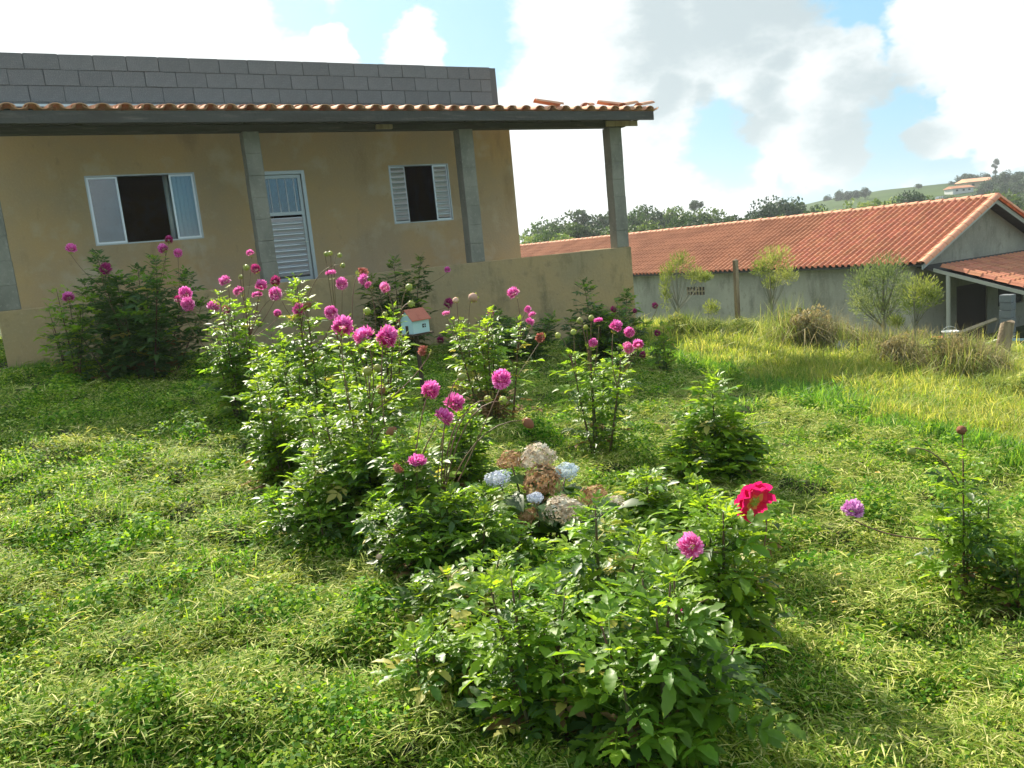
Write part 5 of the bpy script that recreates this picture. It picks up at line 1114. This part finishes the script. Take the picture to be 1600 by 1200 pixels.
# ------------------------------------------------------------------ hydrangea
def hydrangea():
    g = on_ground(850, 880); e = empty('hydrangea', g); tag(e, 'hydrangea bush with blue-white, cream and dried brown flower heads', 'flower plant')
    def head(m, seed):
        gg = np.random.default_rng(seed); V = []; F = []; r = []; n = 190
        for i in range(n):
            c = 1-1.75*(i+.5)/n; th = math.acos(c); ph = i*2.39996; d = np.array([math.sin(th)*math.cos(ph), math.sin(th)*math.sin(ph), math.cos(th)*.82]); R_ = gg.uniform(.82, 1.06)
            nn = d+gg.normal(size=3)*.3; nn /= np.linalg.norm(nn); t = np.cross(nn, gg.normal(size=3)); t /= np.linalg.norm(t); b = np.cross(nn, t); c0 = d*R_*(1+.13*math.sin(3*ph+seed)*math.sin(th)+.10*math.sin(5*th+seed)); s = .15*gg.uniform(.6, 1.35); rr = gg.uniform(0, .8)
            for q in range(4):
                a = q*math.pi/2; u = t*math.cos(a)+b*math.sin(a); v = np.cross(nn, u); n0 = len(V)
                V += [c0, c0+u*s*.6+v*s*.45+nn*.02, c0+u*s*1.1+nn*.045, c0+u*s*.6-v*s*.45+nn*.02]; F.append((n0, n0+1, n0+2, n0+3)); r.append(min(1, max(0, rr+gg.normal(0, .1)+.1*(q % 2))))
        return mesh_np('flower_head', V, F, M[m], attr=r)
    hd = [(838, 705, 31, 'hyd_cream'), (884, 728, 23, 'hyd_blue'), (776, 738, 21, 'hyd_lilac'), (846, 744, 36, 'hyd_brown'), (879, 789, 34, 'hyd_cream'), (928, 765, 26, 'hyd_brown'), (797, 711, 26, 'hyd_brown'), (836, 768, 13, 'hyd_lilac'), (893, 815, 24, 'hyd_grey'), (958, 775, 16, 'hyd_cream'), (820, 800, 20, 'hyd_brown')]
    names = {'hyd_cream': 'cream flower head turning brown', 'hyd_blue': 'pale blue and white flower head', 'hyd_lilac': 'lilac blue flower head', 'hyd_brown': 'dried orange-brown flower head', 'hyd_grey': 'faded green-grey flower head'}
    for i, (px, py, rp, m) in enumerate(hd):
        Y = g.y+(-.12 if py > 760 else .05 if py > 730 else .22)+random.uniform(-.04, .04); P = at(px, py, Y)-g; rw = rp*.88*Y/FPX; P.z -= .03
        o = link('flower_head', head(m, i), e); o['label'] = names[m]; o.location = P; o.scale = (rw*random.uniform(1.0, 1.2), rw*random.uniform(.85, 1.1), rw*random.uniform(.78, .95)); o.rotation_euler = (random.uniform(-.4, .1), random.uniform(-.3, .3), random.uniform(0, 6))
        MB().tube([(random.uniform(-.05, .05), random.uniform(-.05, .05), -.03), (P.x*.6, P.y*.6, P.z*.5), tuple(P)], [.008, .006, .004], 6).obj('stem', M['stem'], e, True)
        for k in range(10):
            a = random.uniform(0, 6.28); V = []; F = []
            leaflet(V, F, Vector((0, 0, 0)), Vector((1, 0, .1)), 1, .62, Vector((0, 0, 1)), .3, .12)
            me = bpy.data.meshes.new('leaf'); me.from_pydata(V, [], F); me.shade_smooth(); me.materials.append(M['leaf_dark'] if k % 2 else M['leaf'])
            o = link('leaf', me, e); o.location = P*random.uniform(.5, .9)+Vector((random.uniform(-.05, .05), random.uniform(-.05, .03), -.01)); o.rotation_euler = (random.uniform(-.3, .3), random.uniform(-.5, .4), a); o.scale = (random.uniform(.11, .17),)*3
hydrangea()
